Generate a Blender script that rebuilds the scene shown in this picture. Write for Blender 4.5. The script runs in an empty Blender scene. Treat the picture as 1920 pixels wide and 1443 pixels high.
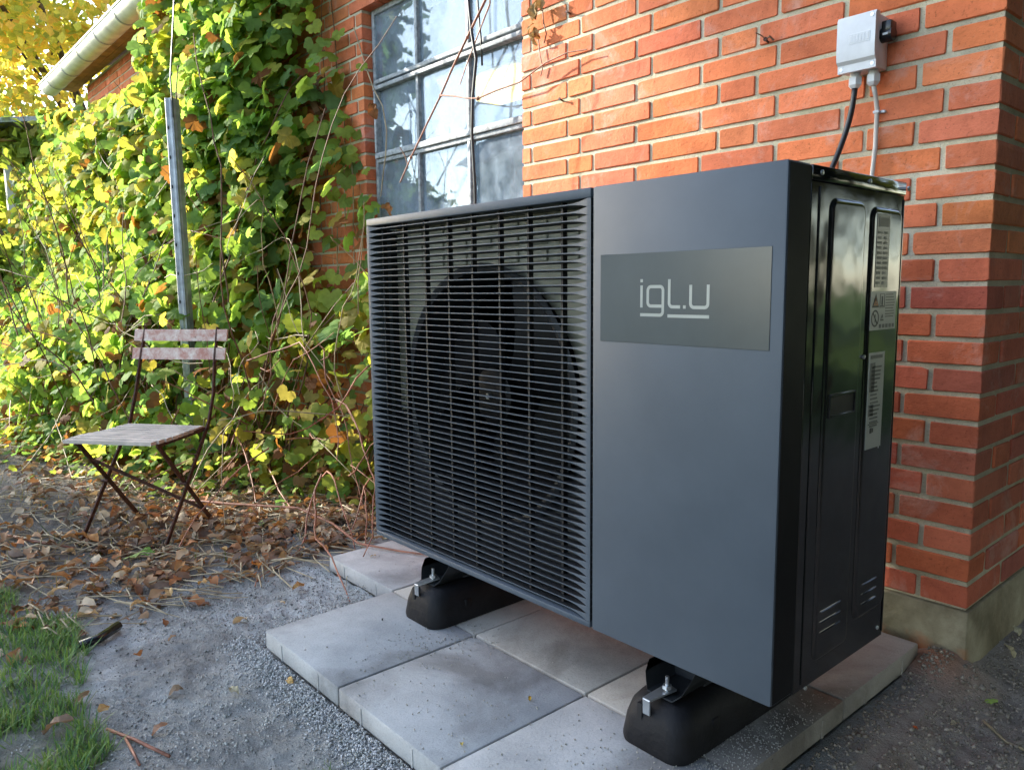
import bpy, bmesh, math, random
import numpy as np
from mathutils import Matrix, Vector
random.seed(7); RN = np.random.default_rng(11)
S = bpy.context.scene; C = S.collection
# ---------------------------------------------------------------- camera, sky, sun, exposure
cd = bpy.data.cameras.new('camera'); cam = bpy.data.objects.new('camera', cd); C.objects.link(cam)
cd.sensor_width = 36; cd.lens = 26.942; cd.clip_start = .02; cd.clip_end = 600
CAM = Vector((0.62538, -2.0229, 0.80067))
RIGHT = Vector((0.65795, 0.75299, -0.010136)).normalized()
UP = Vector((-0.08754, 0.089847, 0.992101)).normalized(); FWD = UP.cross(RIGHT).normalized()
cam.matrix_world = Matrix((( RIGHT.x, UP.x, -FWD.x, CAM.x), (RIGHT.y, UP.y, -FWD.y, CAM.y), (RIGHT.z, UP.z, -FWD.z, CAM.z), (0, 0, 0, 1)))
S.camera = cam
SUN = Vector((-.86, -.36, .40)).normalized()
w = bpy.data.worlds.new('World'); S.world = w; w.use_nodes = True
nt = w.node_tree; bg = nt.nodes['Background']; sky = nt.nodes.new('ShaderNodeTexSky'); sky.sky_type = 'NISHITA'
sky.sun_disc = False; sky.sun_elevation = math.asin(SUN.z); sky.sun_rotation = math.atan2(SUN.x, SUN.y) % (2*math.pi)
sky.air_density = 1.0; sky.dust_density = .8; sky.ozone_density = 1.0
hs = nt.nodes.new('ShaderNodeHueSaturation'); hs.inputs['Saturation'].default_value = .82
nt.links.new(sky.outputs[0], hs.inputs['Color']); nt.links.new(hs.outputs[0], bg.inputs[0]); bg.inputs[1].default_value = .15
sl = bpy.data.lights.new('sun', 'SUN'); sl.energy = 3.5; sl.angle = math.radians(.6); sl.color = (1, .93, .80)
so = bpy.data.objects.new('sun', sl); C.objects.link(so); so.rotation_euler = SUN.to_track_quat('Z', 'Y').to_euler()
S.view_settings.view_transform = 'Standard'; S.view_settings.look = 'None'; S.view_settings.gamma = 1
S.view_settings.use_curve_mapping = False; S.view_settings.exposure = 2.2
S.cycles.max_bounces = 8; S.cycles.transparent_max_bounces = 12

# ---------------------------------------------------------------- small tools
def proj(p):
    d = Vector(p) - CAM; z = d.dot(FWD)
    if z <= .05: return None
    return 960 + 1436.9*d.dot(RIGHT)/z, 721.5 - 1436.9*d.dot(UP)/z, z
def h2(ix, iy, s):
    n = (ix*374761393 + iy*668265263 + s*974711) & 0x7fffffff
    n = ((n ^ (n >> 13))*1274126177) & 0x7fffffff
    return ((n ^ (n >> 16)) & 0xffff)/65535.0
def vnoise(x, y, s=0):
    x = np.asarray(x, float); y = np.asarray(y, float)
    ix = np.floor(x).astype(np.int64); iy = np.floor(y).astype(np.int64); fx = x-ix; fy = y-iy
    fx = fx*fx*(3-2*fx); fy = fy*fy*(3-2*fy)
    return (h2(ix, iy, s)*(1-fx)+h2(ix+1, iy, s)*fx)*(1-fy)+(h2(ix, iy+1, s)*(1-fx)+h2(ix+1, iy+1, s)*fx)*fy
def fbm(x, y, f, o=4, s=0):
    r = 0; a = 1; t = 0
    for i in range(o):
        r = r+a*vnoise(np.asarray(x)*f, np.asarray(y)*f, s+i*17); t += a; a *= .5; f *= 2.03
    return r/t-.5
def sstep(a, b, x): t = np.clip((np.asarray(x, float)-a)/(b-a), 0, 1); return t*t*(3-2*t)

class MB:
    def __init__(s): s.v = []; s.f = []
    def add(s, vs, fs):
        o = len(s.v); s.v += [tuple(v) for v in vs]; s.f += [tuple(i+o for i in f) for f in fs]; return s
    def box(s, x0, x1, y0, y1, z0, z1):
        return s.add([(x0,y0,z0),(x1,y0,z0),(x1,y1,z0),(x0,y1,z0),(x0,y0,z1),(x1,y0,z1),(x1,y1,z1),(x0,y1,z1)],
                     [(0,3,2,1),(4,5,6,7),(0,1,5,4),(1,2,6,5),(2,3,7,6),(3,0,4,7)])
    def rbox(s, x0, x1, y0, y1, z0, z1, b=.004, seg=2):
        bm = bmesh.new(); bmesh.ops.create_cube(bm, size=1)
        for v in bm.verts: v.co = Vector(((x0+x1)/2+v.co.x*(x1-x0), (y0+y1)/2+v.co.y*(y1-y0), (z0+z1)/2+v.co.z*(z1-z0)))
        bmesh.ops.bevel(bm, geom=list(bm.edges), offset=b, segments=seg, affect='EDGES', profile=.5)
        bm.verts.ensure_lookup_table(); s.add([v.co[:] for v in bm.verts], [[v.index for v in f.verts] for f in bm.faces]); bm.free(); return s
    def tube(s, pts, r, n=6, sq=None, cap=True, twist=0):
        pts = [Vector(p) for p in pts]; k = len(pts); rs = r if isinstance(r, (list, tuple)) else [r]*k
        ref = Vector((0, 0, 1)); ring = []; pa = None
        for i in range(k):
            t = (pts[min(i+1, k-1)]-pts[max(i-1, 0)]).normalized()
            if pa is None:
                a = ref.cross(t)
                if a.length < .15: a = Vector((0, 1, 0)).cross(t)
                if a.length < .15: a = Vector((1, 0, 0)).cross(t)
            else: a = pa-t*pa.dot(t)
            a.normalize(); pa = a; b = t.cross(a)
            for j in range(n):
                q = 2*math.pi*j/n+twist; d = (a*math.cos(q)+b*math.sin(q))*rs[i]
                if sq: d = Vector((d.x*sq[0], d.y*sq[1], d.z*sq[2]))
                ring.append(pts[i]+d)
        fs = [(i*n+j, i*n+(j+1) % n, (i+1)*n+(j+1) % n, (i+1)*n+j) for i in range(k-1) for j in range(n)]
        if cap: fs += [tuple(range(n))[::-1], tuple((k-1)*n+j for j in range(n))]
        return s.add(ring, fs)
    def bar(s, p0, p1, wv, tv):
        """flat bar from p0 to p1; wv, tv = half-width and half-thickness vectors"""
        p0, p1, wv, tv = map(Vector, (p0, p1, wv, tv)); v = []
        for p in (p0, p1): v += [p-wv-tv, p+wv-tv, p+wv+tv, p-wv+tv]
        return s.add(v, [(0,1,2,3),(7,6,5,4),(0,4,5,1),(1,5,6,2),(2,6,7,3),(3,7,4,0)])
    def cyl(s, c, r, h, axis='z', n=16, r2=None):
        c = Vector(c); ax = {'x': Vector((1,0,0)), 'y': Vector((0,1,0)), 'z': Vector((0,0,1))}[axis]
        return s.tube([c, c+ax*h], [r, r if r2 is None else r2], n)

def mesh_of(name, v, f, mats, smooth=False, recalc=True):
    me = bpy.data.meshes.new(name); me.from_pydata([tuple(p) for p in v], [], f)
    if recalc:
        bm = bmesh.new(); bm.from_mesh(me); bmesh.ops.recalc_face_normals(bm, faces=bm.faces); bm.to_mesh(me); bm.free()
    for m in (mats if isinstance(mats, (list, tuple)) else [mats]): me.materials.append(m)
    if smooth:
        me.polygons.foreach_set('use_smooth', [True]*len(me.polygons))
        try: me.set_sharp_from_angle(angle=math.radians(smooth if smooth is not True else 180))
        except Exception: pass
    return me
def root_loc(p):
    l = Vector((0, 0, 0))
    while p is not None: l = l+p.location; p = p.parent
    return l
def obj(name, mb, m, parent=None, smooth=False, recalc=True, **pr):
    o0 = root_loc(parent)
    me = mesh_of(name, [Vector(v)-o0 for v in mb.v], mb.f, m, smooth, recalc)
    o = bpy.data.objects.new(name, me); C.objects.link(o); o.parent = parent
    for k, v in pr.items(): o[k] = v
    return o
def link(name, me, parent, loc, color=None, rotz=0):
    o = bpy.data.objects.new(name, me); C.objects.link(o); o.parent = parent; o.location = Vector(loc)-root_loc(parent)
    o.rotation_euler[2] = rotz
    if color is not None: o.color = (*color, 1)
    return o
def thing(name, label, cat, loc=(0, 0, 0), group=None):
    o = bpy.data.objects.new(name, None); C.objects.link(o); o.location = loc; o.empty_display_size = .05
    o['label'] = label; o['category'] = cat
    if group: o['group'] = group
    return o

# ---------------------------------------------------------------- materials
def new_mat(name):
    m = bpy.data.materials.new(name); m.use_nodes = True; n = m.node_tree; n.nodes.clear()
    out = n.nodes.new('ShaderNodeOutputMaterial'); return m, n, out
def N(n, t, **k):
    x = n.nodes.new(t)
    for a, b in k.items():
        if a in ('i',):
            for c, d in b.items(): x.inputs[c].default_value = d
        else: setattr(x, a, b)
    return x
def mixc(n, fac, a, b, mode='MIX'):
    x = n.nodes.new('ShaderNodeMix'); x.data_type = 'RGBA'; x.blend_type = mode
    for s, v in ((0, fac), (6, a), (7, b)):
        if hasattr(v, 'is_linked') or hasattr(v, 'links'): n.links.new(v, x.inputs[s])
        else: x.inputs[s].default_value = v if s == 0 else (*v[:3], 1)
    return x.outputs[2]
def ramp(n, src, stops):
    r = n.nodes.new('ShaderNodeValToRGB'); e = r.color_ramp.elements
    while len(e) < len(stops): e.new(.5)
    for q, (p, c) in zip(e, stops): q.position = p; q.color = (*c, 1) if len(c) == 3 else c
    n.links.new(src, r.inputs[0]); return r.outputs[0]
def noise(n, scale, detail=4, rough=.55, vec=None, dist=0):
    x = N(n, 'ShaderNodeTexNoise', i={'Scale': scale, 'Detail': detail, 'Roughness': rough, 'Distortion': dist})
    if vec is None: vec = geo_pos(n)
    n.links.new(vec, x.inputs['Vector']); return x.outputs[0]
def geo_pos(n):
    for x in n.nodes:
        if x.type == 'NEW_GEOMETRY': return x.outputs['Position']
    return n.nodes.new('ShaderNodeNewGeometry').outputs['Position']
def bump(n, h, strength, dist, nrm=None):
    b = N(n, 'ShaderNodeBump', i={'Strength': strength, 'Distance': dist}); n.links.new(h, b.inputs['Height'])
    if nrm is not None: n.links.new(nrm, b.inputs['Normal'])
    return b.outputs[0]
def pbr(n, out, color, rough=.6, metal=0, normal=None, spec=.5, **k):
    p = n.nodes.new('ShaderNodeBsdfPrincipled')
    if hasattr(color, 'links'): n.links.new(color, p.inputs['Base Color'])
    else: p.inputs['Base Color'].default_value = (*color, 1)
    if hasattr(rough, 'links'): n.links.new(rough, p.inputs['Roughness'])
    else: p.inputs['Roughness'].default_value = rough
    p.inputs['Metallic'].default_value = metal; p.inputs['Specular IOR Level'].default_value = spec
    for a, b in k.items(): p.inputs[a.replace('_', ' ')].default_value = b
    if normal is not None: n.links.new(normal, p.inputs['Normal'])
    n.links.new(p.outputs[0], out.inputs[0]); return p
def simple(name, c, rough=.6, metal=0, var=.12, scale=30, bmp=.0, bd=.002, spec=.5, **k):
    m, n, o = new_mat(name)
    nz = noise(n, scale, 5); c2 = tuple(x*(1-var*2) for x in c); c3 = tuple(min(1, x*(1+var)) for x in c)
    col = ramp(n, nz, [(.3, c2), (.7, c3)])
    rr = ramp(n, noise(n, scale*.4, 3), [(.3, (rough*.85,)*3), (.7, (min(1, rough*1.12),)*3)])
    nm = bump(n, noise(n, scale*4, 4), bmp, bd) if bmp else None
    pbr(n, o, col, rr, metal, nm, spec, **k); return m

def brick_mat(name, attr):
    m, n, o = new_mat(name)
    if attr == 'obj': tint = N(n, 'ShaderNodeObjectInfo').outputs['Color']
    else: tint = N(n, 'ShaderNodeVertexColor', layer_name='tint').outputs[0]
    a = mixc(n, .55, tint, ramp(n, noise(n, 11, 8, .68, dist=.3), [(.25, (.42, .36, .38)), (.48, (1, 1, 1)), (.75, (1.35, 1.38, 1.42))]), 'MULTIPLY')
    sp = ramp(n, noise(n, 130, 3, .7), [(.30, (.45, .40, .38)), (.42, (1, 1, 1)), (.72, (1, 1, 1)), (.85, (1.35, 1.25, 1.15))])
    a = mixc(n, .7, a, sp, 'MULTIPLY')
    eff = ramp(n, noise(n, 5.5, 8, .72, dist=.6), [(.54, (0, 0, 0)), (.74, (.55, .55, .55))])
    a = mixc(n, eff, a, (.62, .46, .40))
    a = mixc(n, .75, a, ramp(n, noise(n, 1.6, 7, .68, dist=.4), [(.30, (.58, .54, .55)), (.50, (1, 1, 1)), (.72, (1.12, 1.14, 1.2))]), 'MULTIPLY')
    h = noise(n, 60, 6, .7); nm = bump(n, h, .75, .004); nm = bump(n, noise(n, 14, 4, .6), .5, .006, nm); nm = bump(n, noise(n, 400, 2, .6), .35, .0008, nm)
    pbr(n, o, a, .88, 0, nm, .25); return m
M_brick = brick_mat('brick_clay', 'obj'); M_brick_far = brick_mat('brick_clay_far', 'v')
def mortar_mat():
    m, n, o = new_mat('lime_mortar')
    c = ramp(n, noise(n, 7, 6, .65), [(.25, (.36, .33, .24)), (.5, (.54, .50, .37)), (.75, (.66, .62, .48))])
    c = mixc(n, .6, c, ramp(n, noise(n, 220, 3, .8), [(.33, (.35, .35, .35)), (.45, (1, 1, 1))]), 'MULTIPLY')
    c = mixc(n, .7, c, ramp(n, noise(n, 2.2, 7, .7), [(.32, (.62, .60, .58)), (.55, (1, 1, 1))]), 'MULTIPLY')
    ms = ramp(n, noise(n, 3.2, 7, .7), [(.52, (0, 0, 0)), (.68, (.55, .55, .55))])
    c = mixc(n, ms, c, (.30, .32, .17))
    nm = bump(n, noise(n, 150, 5, .7), .8, .004)
    pbr(n, o, c, .95, 0, nm, .2); return m
M_mortar = mortar_mat()
def concrete(name, c1, c2, bs=.5, spot=True, sc=3.5):
    m, n, o = new_mat(name)
    c = ramp(n, noise(n, sc, 8, .6), [(.3, c1), (.62, c2)])
    c = mixc(n, .5, c, ramp(n, noise(n, 260, 3, .8), [(.32, (.55, .55, .55)), (.48, (1, 1, 1)), (.8, (1.15, 1.15, 1.15))]), 'MULTIPLY')
    if spot: c = mixc(n, .8, c, ramp(n, noise(n, 2.6, 7, .62, dist=.5), [(.36, (.40, .37, .35)), (.54, (1, 1, 1))]), 'MULTIPLY')
    c = mixc(n, 1, c, N(n, 'ShaderNodeObjectInfo').outputs['Color'], 'MULTIPLY')
    nm = bump(n, noise(n, 180, 5, .7), bs, .002)
    pbr(n, o, c, .88, 0, nm, .3); return m
M_slab = concrete('paving_concrete', (.27, .28, .285), (.47, .48, .48), .6)
def plinth_mat():
    m, n, o = new_mat('plinth_render')
    c = ramp(n, noise(n, 9, 7, .65), [(.3, (.25, .22, .14)), (.7, (.48, .42, .29))])
    g = geo_pos(n); sx = N(n, 'ShaderNodeSeparateXYZ'); n.links.new(g, sx.inputs[0])
    nz = noise(n, 12, 5, .6); md = N(n, 'ShaderNodeMath', operation='MULTIPLY_ADD'); n.links.new(nz, md.inputs[0]); md.inputs[1].default_value = .14; n.links.new(sx.outputs[2], md.inputs[2])
    f = ramp(n, md.outputs[0], [(.0, (1, 1, 1)), (.02, (0, 0, 0))])
    add = N(n, 'ShaderNodeMath', operation='ADD'); n.links.new(md.outputs[0], add.inputs[0]); add.inputs[1].default_value = .070
    f = ramp(n, add.outputs[0], [(.0, (.85, .85, .85)), (.045, (0, 0, 0))])
    gy = ramp(n, sx.outputs[1], [(.0, (1, 1, 1)), (.03, (0, 0, 0))]); f = mixc(n, 1, f, gy, 'MULTIPLY')
    c = mixc(n, .75, c, ramp(n, noise(n, 4.5, 8, .7, dist=.5), [(.36, (.42, .38, .32)), (.60, (1, 1, 1))]), 'MULTIPLY')
    c = mixc(n, f, c, (.55, .19, .07))
    nm = bump(n, noise(n, 60, 8, .75), 1.0, .008); pbr(n, o, c, .95, 0, nm, .2); return m
M_plinth = plinth_mat()

def leaf_mat(name, attr, trans=.66, rough=.65, dry=False):
    m, n, o = new_mat(name)
    tint = N(n, 'ShaderNodeObjectInfo').outputs['Color'] if attr == 'obj' else N(n, 'ShaderNodeVertexColor', layer_name='tint').outputs[0]
    v = ramp(n, noise(n, 38, 4, .6), [(.3, (.66, .70, .6)), (.6, (1.1, 1.1, 1.05))])
    c = mixc(n, .6, tint, v, 'MULTIPLY')
    nm = bump(n, noise(n, 90, 3), .35, .003)
    p = n.nodes.new('ShaderNodeBsdfPrincipled'); n.links.new(c, p.inputs['Base Color']); p.inputs['Roughness'].default_value = rough
    p.inputs['Specular IOR Level'].default_value = .12; n.links.new(nm, p.inputs['Normal'])
    t = n.nodes.new('ShaderNodeBsdfTranslucent'); tc = mixc(n, 1, c, (1.4, 1.38, .75) if not dry else (1.1, .9, .6), 'MULTIPLY'); n.links.new(tc, t.inputs[0])
    x = n.nodes.new('ShaderNodeMixShader'); x.inputs[0].default_value = trans
    n.links.new(p.outputs[0], x.inputs[1]); n.links.new(t.outputs[0], x.inputs[2]); n.links.new(x.outputs[0], o.inputs[0]); return m
M_leaf = leaf_mat('vine_leaf', 'obj'); M_leaves = leaf_mat('vine_leaves', 'v')
M_dry = leaf_mat('dry_leaf', 'obj', .2, .7, True); M_drys = leaf_mat('dry_leaves', 'v', .2, .7, True)
M_grass = leaf_mat('grass_blades', 'v', .35, .55)
M_bark = simple('bark', (.10, .07, .045), .9, 0, .3, 14, .8, .02)
M_cane = simple('vine_cane', (.17, .085, .045), .7, 0, .3, 25, .4, .002)
M_cane_red = simple('red_cane', (.33, .13, .075), .6, 0, .3, 25, .3, .002)
M_cane_pale = simple('pale_cane', (.38, .30, .18), .7, 0, .25, 25, .3, .002)

def coat(name, c, rough, bs=.06, spec=.5, wav=0, **k):
    m, n, o = new_mat(name)
    nm = bump(n, noise(n, 900, 2, .5), bs, .0004)
    if wav: nm = bump(n, noise(n, 7, 2, .4), wav, .02, nm)
    dust = ramp(n, noise(n, 4, 7, .65), [(.35, tuple(x*.93 for x in c)), (.75, tuple(x*1.12+.004 for x in c))])
    rr = ramp(n, noise(n, 3, 5, .6), [(.3, (rough*.85,)*3), (.7, (rough*1.2,)*3)])
    pbr(n, o, dust, rr, 0, nm, spec, **k); return m
M_front = coat('anthracite_powder_coat', (.066, .083, .104), .46, .22, .38)
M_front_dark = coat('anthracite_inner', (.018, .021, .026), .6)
M_body = coat('gloss_black_steel', (.008, .009, .010), .10, .02, .8, .22)
M_cover_shade = coat('black_cover_edge', (.006, .006, .008), .5, .1, .12)
M_badge = coat('satin_badge', (.064, .075, .078), .24, .02, .6)
M_logo = simple('silver_print', (.34, .36, .34), .35, .3, .04, 20)
M_plate = simple('grey_olive_bulkhead', (.30, .30, .24), .6, .0, .12, 12)
M_fan = coat('fan_plastic', (.006, .006, .007), .5, .1, .15)
M_rubber = simple('black_rubber', (.010, .010, .012), .6, 0, .25, 18, .5, .003, .22)
M_zinc = simple('zinc_steel', (.55, .58, .60), .32, .9, .1, 40, .1, .0006)
M_galv = simple('galvanised_post', (.36, .40, .44), .5, .55, .18, 22, .25, .002)
M_dark = simple('near_black', (.006, .006, .007), .6, 0, .1, 20)
M_plastic = simple('white_plastic', (.62, .65, .68), .4, 0, .04, 30)
M_pale_cable = simple('pale_grey_cable', (.52, .48, .44), .45, 0, .04, 30)
M_black_cable = simple('black_cable', (.014, .015, .018), .4, 0, .1, 40)
M_blackp = simple('black_plastic', (.01, .01, .012), .25, 0, .1, 40)
M_winframe = simple('old_steel_paint', (.34, .37, .39), .6, .0, .28, 45, .6, .002)
M_putty = simple('cracked_putty', (.45, .45, .42), .85, 0, .35, 70, .9, .003)
M_interior = simple('interior_plaster', (.26, .27, .28), .9, 0, .1, 3)
M_gutter = simple('zinc_gutter', (.62, .66, .62), .5, .15, .14, 9)
M_wood_warm = simple('eave_boards', (.34, .19, .075), .75, 0, .25, 8, .4, .003)
M_roof = simple('roof_tiles', (.13, .06, .045), .85, 0, .2, 6)
M_rust = simple('rusty_iron', (.085, .034, .022), .75, .2, .4, 60, .6, .002)
M_label = simple('sticker_paper', (.42, .42, .38), .4, 0, .05, 20)
M_labeldk = simple('sticker_smoke', (.055, .056, .052), .3, 0, .05, 20)
M_print = simple('sticker_print', (.03, .03, .03), .5, 0, .05, 20)
M_orange = simple('warning_orange', (.45, .16, .05), .5, 0, .05, 20)
M_whitewall = simple('white_render', (.62, .62, .60), .85, 0, .06, 2)

def chair_wood():
    m, n, o = new_mat('worn_red_paint_wood')
    f = ramp(n, noise(n, 22, 8, .75, dist=.3), [(.38, (0, 0, 0)), (.66, (1, 1, 1))])
    c = mixc(n, f, (.46, .22, .17), (.74, .66, .58)); nm = bump(n, noise(n, 60, 5, .7), .6, .002)
    pbr(n, o, c, .8, 0, nm, .3); return m
M_chairwood = chair_wood()
M_seatwood = simple('weathered_seat_wood', (.58, .50, .43), .8, 0, .16, 14, .7, .002)

def glass_mat():
    m, n, o = new_mat('old_window_glass')
    g = n.nodes.new('ShaderNodeBsdfGlossy'); g.inputs['Roughness'].default_value = .012; g.inputs[0].default_value = (.62, .80, 1, 1)
    nm = bump(n, noise(n, 5, 2, .4), .12, .01); n.links.new(nm, g.inputs['Normal'])
    t = n.nodes.new('ShaderNodeBsdfTransparent'); t.inputs[0].default_value = (.85, .9, .9, 1)
    d = n.nodes.new('ShaderNodeBsdfDiffuse'); d.inputs[0].default_value = (.42, .50, .60, 1)  # dust veil tinted blue, standing in for sky reflected in the panes
    x = n.nodes.new('ShaderNodeMixShader'); x.inputs[0].default_value = .095
    n.links.new(t.outputs[0], x.inputs[1]); n.links.new(g.outputs[0], x.inputs[2])
    y = n.nodes.new('ShaderNodeMixShader'); f = ramp(n, noise(n, 8, 7, .7), [(.36, (.12,)*3), (.72, (.42,)*3)]); n.links.new(f, y.inputs[0])
    n.links.new(x.outputs[0], y.inputs[1]); n.links.new(d.outputs[0], y.inputs[2]); n.links.new(y.outputs[0], o.inputs[0]); return m
M_glass = glass_mat()

# ---------------------------------------------------------------- ground
def ground_h(x, y):
    x = np.asarray(x, float); y = np.asarray(y, float)
    z = -.152 + fbm(x, y, 1.6, 4, 3)*.045 + fbm(x, y, 9, 4, 9)*.016 + fbm(x, y, 45, 3, 21)*.015
    near = (1-sstep(.0, .12, np.maximum(np.maximum(-1.30-x, x+.07), np.maximum(-1.26-y, y-.02))))
    z = z*(1-.6*near) + (-.150)*.6*near
    r = sstep(-.05, .15, x)*(1-sstep(1.5, 3, x))
    z = z - .045*r + r*fbm(x, y, 14, 4, 33)*.05
    z = z + .05*np.exp(-((x+.03)**2+(y+.03)**2)/.006)
    under = (x > -1.285) & (x < -.09) & (y > -1.24) & (y < -.05)
    under |= (x > -1.68) & (x < -.09) & (y > -.84) & (y < -.05)
    z = np.where(under, -.162, z)
    z = z - .028*np.exp(-((x+2.58)**2+(y+1.2)**2)/.25)
    far = sstep(6, 30, np.hypot(x, y)); z = z*(1-far) + (-.15)*far
    return z
def ax(lo, hi, fine0, fine1, d, far):
    a = list(np.arange(fine0, fine1+1e-6, d)); x = fine0; st = d
    left = []
    while x > lo: st *= 1.16; x -= st; left.append(max(x, lo))
    x = fine1; st = d; right = []
    while x < hi: st *= 1.16; x += st; right.append(min(x, hi))
    return np.array(left[::-1]+a+right)
gx = ax(-250, 250, -3.6, .55, .0125, 0); gy = ax(-250, 250, -2.05, -.2, .0125, 0)
X, Y = np.meshgrid(gx, gy); Z = ground_h(X, Y)
nx, ny = len(gx), len(gy); idx = np.arange(nx*ny).reshape(ny, nx)
F = np.stack([idx[:-1, :-1], idx[:-1, 1:], idx[1:, 1:], idx[1:, :-1]], -1).reshape(-1, 4)
def ground_mat():
    m, n, o = new_mat('sandy_soil'); g = geo_pos(n)
    at = N(n, 'ShaderNodeVertexColor', layer_name='tint').outputs[0]
    c = mixc(n, .65, at, ramp(n, noise(n, 26, 7, .68), [(.25, (.55, .53, .5)), (.5, (1, 1, 1)), (.78, (1.3, 1.3, 1.3))]), 'MULTIPLY')
    c = mixc(n, .6, c, ramp(n, noise(n, 330, 3, .8), [(.3, (.45, .45, .45)), (.5, (1, 1, 1)), (.8, (1.5, 1.5, 1.5))]), 'MULTIPLY')
    nm = bump(n, noise(n, 30, 8, .75), 1.0, .028); nm = bump(n, noise(n, 280, 3, .7), .7, .003, nm)
    pbr(n, o, c, .95, 0, nm, .2); return m
me = bpy.data.meshes.new('ground'); me.from_pydata(np.stack([X, Y, Z], -1).reshape(-1, 3).tolist(), [], F.tolist())
me.materials.append(ground_mat()); me.polygons.foreach_set('use_smooth', [True]*len(me.polygons))
xf, yf = X.ravel(), Y.ravel()
sand = np.array([.42, .425, .41]); pale = np.array([.66, .68, .68]); soil = np.array([.11, .085, .065]); litter = np.array([.12, .085, .055]); lawn = np.array([.07, .12, .025]); dsoil = np.array([.42, .36, .31])
col = np.ones((len(xf), 3))*sand
p1 = sstep(.01, .10, fbm(xf, yf, 3.2, 6, 51)); pl = (p1*sstep(-2.2, -1.9, xf)*(1-sstep(-1.4, -1.1, xf)))[:, None]; col = col*(1-pl*.75)+pale*pl*.75
dk = (sstep(-.02, .12, fbm(xf, yf, 2.1, 5, 77))*.5)[:, None]; col = col*(1-dk*.55)+np.array([.17, .155, .14])*dk*.55
lt = (sstep(-1.75, -2.25, xf+fbm(xf, yf, 3, 4, 5)*.5)*sstep(-1.9, -1.1, yf-.15*xf*0))[:, None] if False else ((1-sstep(-2.3, -1.8, xf+fbm(xf, yf, 3, 4, 5)*.5)))[:, None]
col = col*(1-lt*.6)+litter*lt*.6
rt = sstep(-.09, .02, xf)[:, None]; col = col*(1-rt)+dsoil*rt
om = np.exp(-((xf+.06)**2+(yf+.05)**2)/.007)[:, None]; col = col*(1-om*.8)+np.array([.50, .19, .08])*om*.8
fr = sstep(3.5, 6, np.hypot(xf+1, yf+1))[:, None]; col = col*(1-fr)+lawn*fr
gl = np.interp(xf, [-2.3, -1.95, -1.8, -1.6, -1.4, -1.1, -1.0, -.75], [-1.72, -1.66, -1.60, -1.60, -1.66, -1.69, -1.74, -1.95])
gm = ((1-sstep(-.05, .05, yf-gl-fbm(xf, yf, 6, 4, 61)*.12))*(xf < -.7)*(xf > -4))[:, None]; col = col*(1-gm*.6)+np.array([.12, .13, .07])*gm*.6
nearslab = (sstep(.16, .02, np.maximum(np.abs(xf+.7)-.6, np.abs(yf+.8)-.45)))[:, None] if False else 0
ca = me.color_attributes.new('tint', 'FLOAT_COLOR', 'POINT'); ca.data.foreach_set('color', np.c_[np.clip(col, 0, 1), np.ones(len(xf))].ravel().astype(np.float32))
go = bpy.data.objects.new('ground', me); C.objects.link(go); go['kind'] = 'structure'
def gz(x, y): return float(ground_h(np.array([x]), np.array([y]))[0])

# ---------------------------------------------------------------- paving slabs
SX, SY, ST, PZ = -1.286, -1.246, .4, -.098
pav = bpy.data.objects.new('paving', None); C.objects.link(pav); pav.location = (-.7, -.6, -.15); pav['kind'] = 'structure'
def slab(i, j):
    x0 = SX+i*ST+.0024; y0 = SY+j*ST+.0024; x1 = x0+ST-.0048; y1 = y0+ST-.0048
    dz = random.uniform(-.0015, .0015); tz = [random.uniform(-.0012, .0012) for _ in range(4)]
    mb = MB(); mb.rbox(x0, x1, y0, y1, PZ-.050, PZ+dz, .005, 2)
    mb.v = [(x, y, z+(tz[0]*(x-x0)+tz[1]*(y-y0))/ST if z > PZ-.02 else z) for x, y, z in mb.v]
    for q in (.25, .75):
        mb.box(x0+ST*q-.003, x0+ST*q+.003, y0-.0014, y0+.001, PZ-.049, PZ-.008)
        mb.box(x0+ST*q-.003, x0+ST*q+.003, y1-.001, y1+.0014, PZ-.049, PZ-.008)
        mb.box(x1-.001, x1+.0014, y0+ST*q-.003, y0+ST*q+.003, PZ-.049, PZ-.008)
        mb.box(x0-.0014, x0+.001, y0+ST*q-.003, y0+ST*q+.003, PZ-.049, PZ-.008)
    ob = obj('paving_slab', mb, M_slab, pav, smooth=30); q_ = random.uniform(.93, 1.04)
    ob.color = (q_, q_, q_, 1) if j == 0 else (1.04*q_, .95*q_, .85*q_, 1)
    if j and i == -1: ob.color = (1.10, 1.04, 1.0, 1)
for j in range(3):
    for i in range(-1 if j else 0, 3): slab(i, j)
obj('joint_sand', MB().box(SX+.01, SX+3*ST-.01, SY+.01, SY+3*ST-.01, -.155, PZ-.016).box(SX-ST+.01, SX+.01, SY+ST+.01, SY+3*ST-.01, -.155, PZ-.0165),
    simple('joint_sand', (.22, .19, .16), .95, 0, .3, 60, .6, .003), pav)

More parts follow.
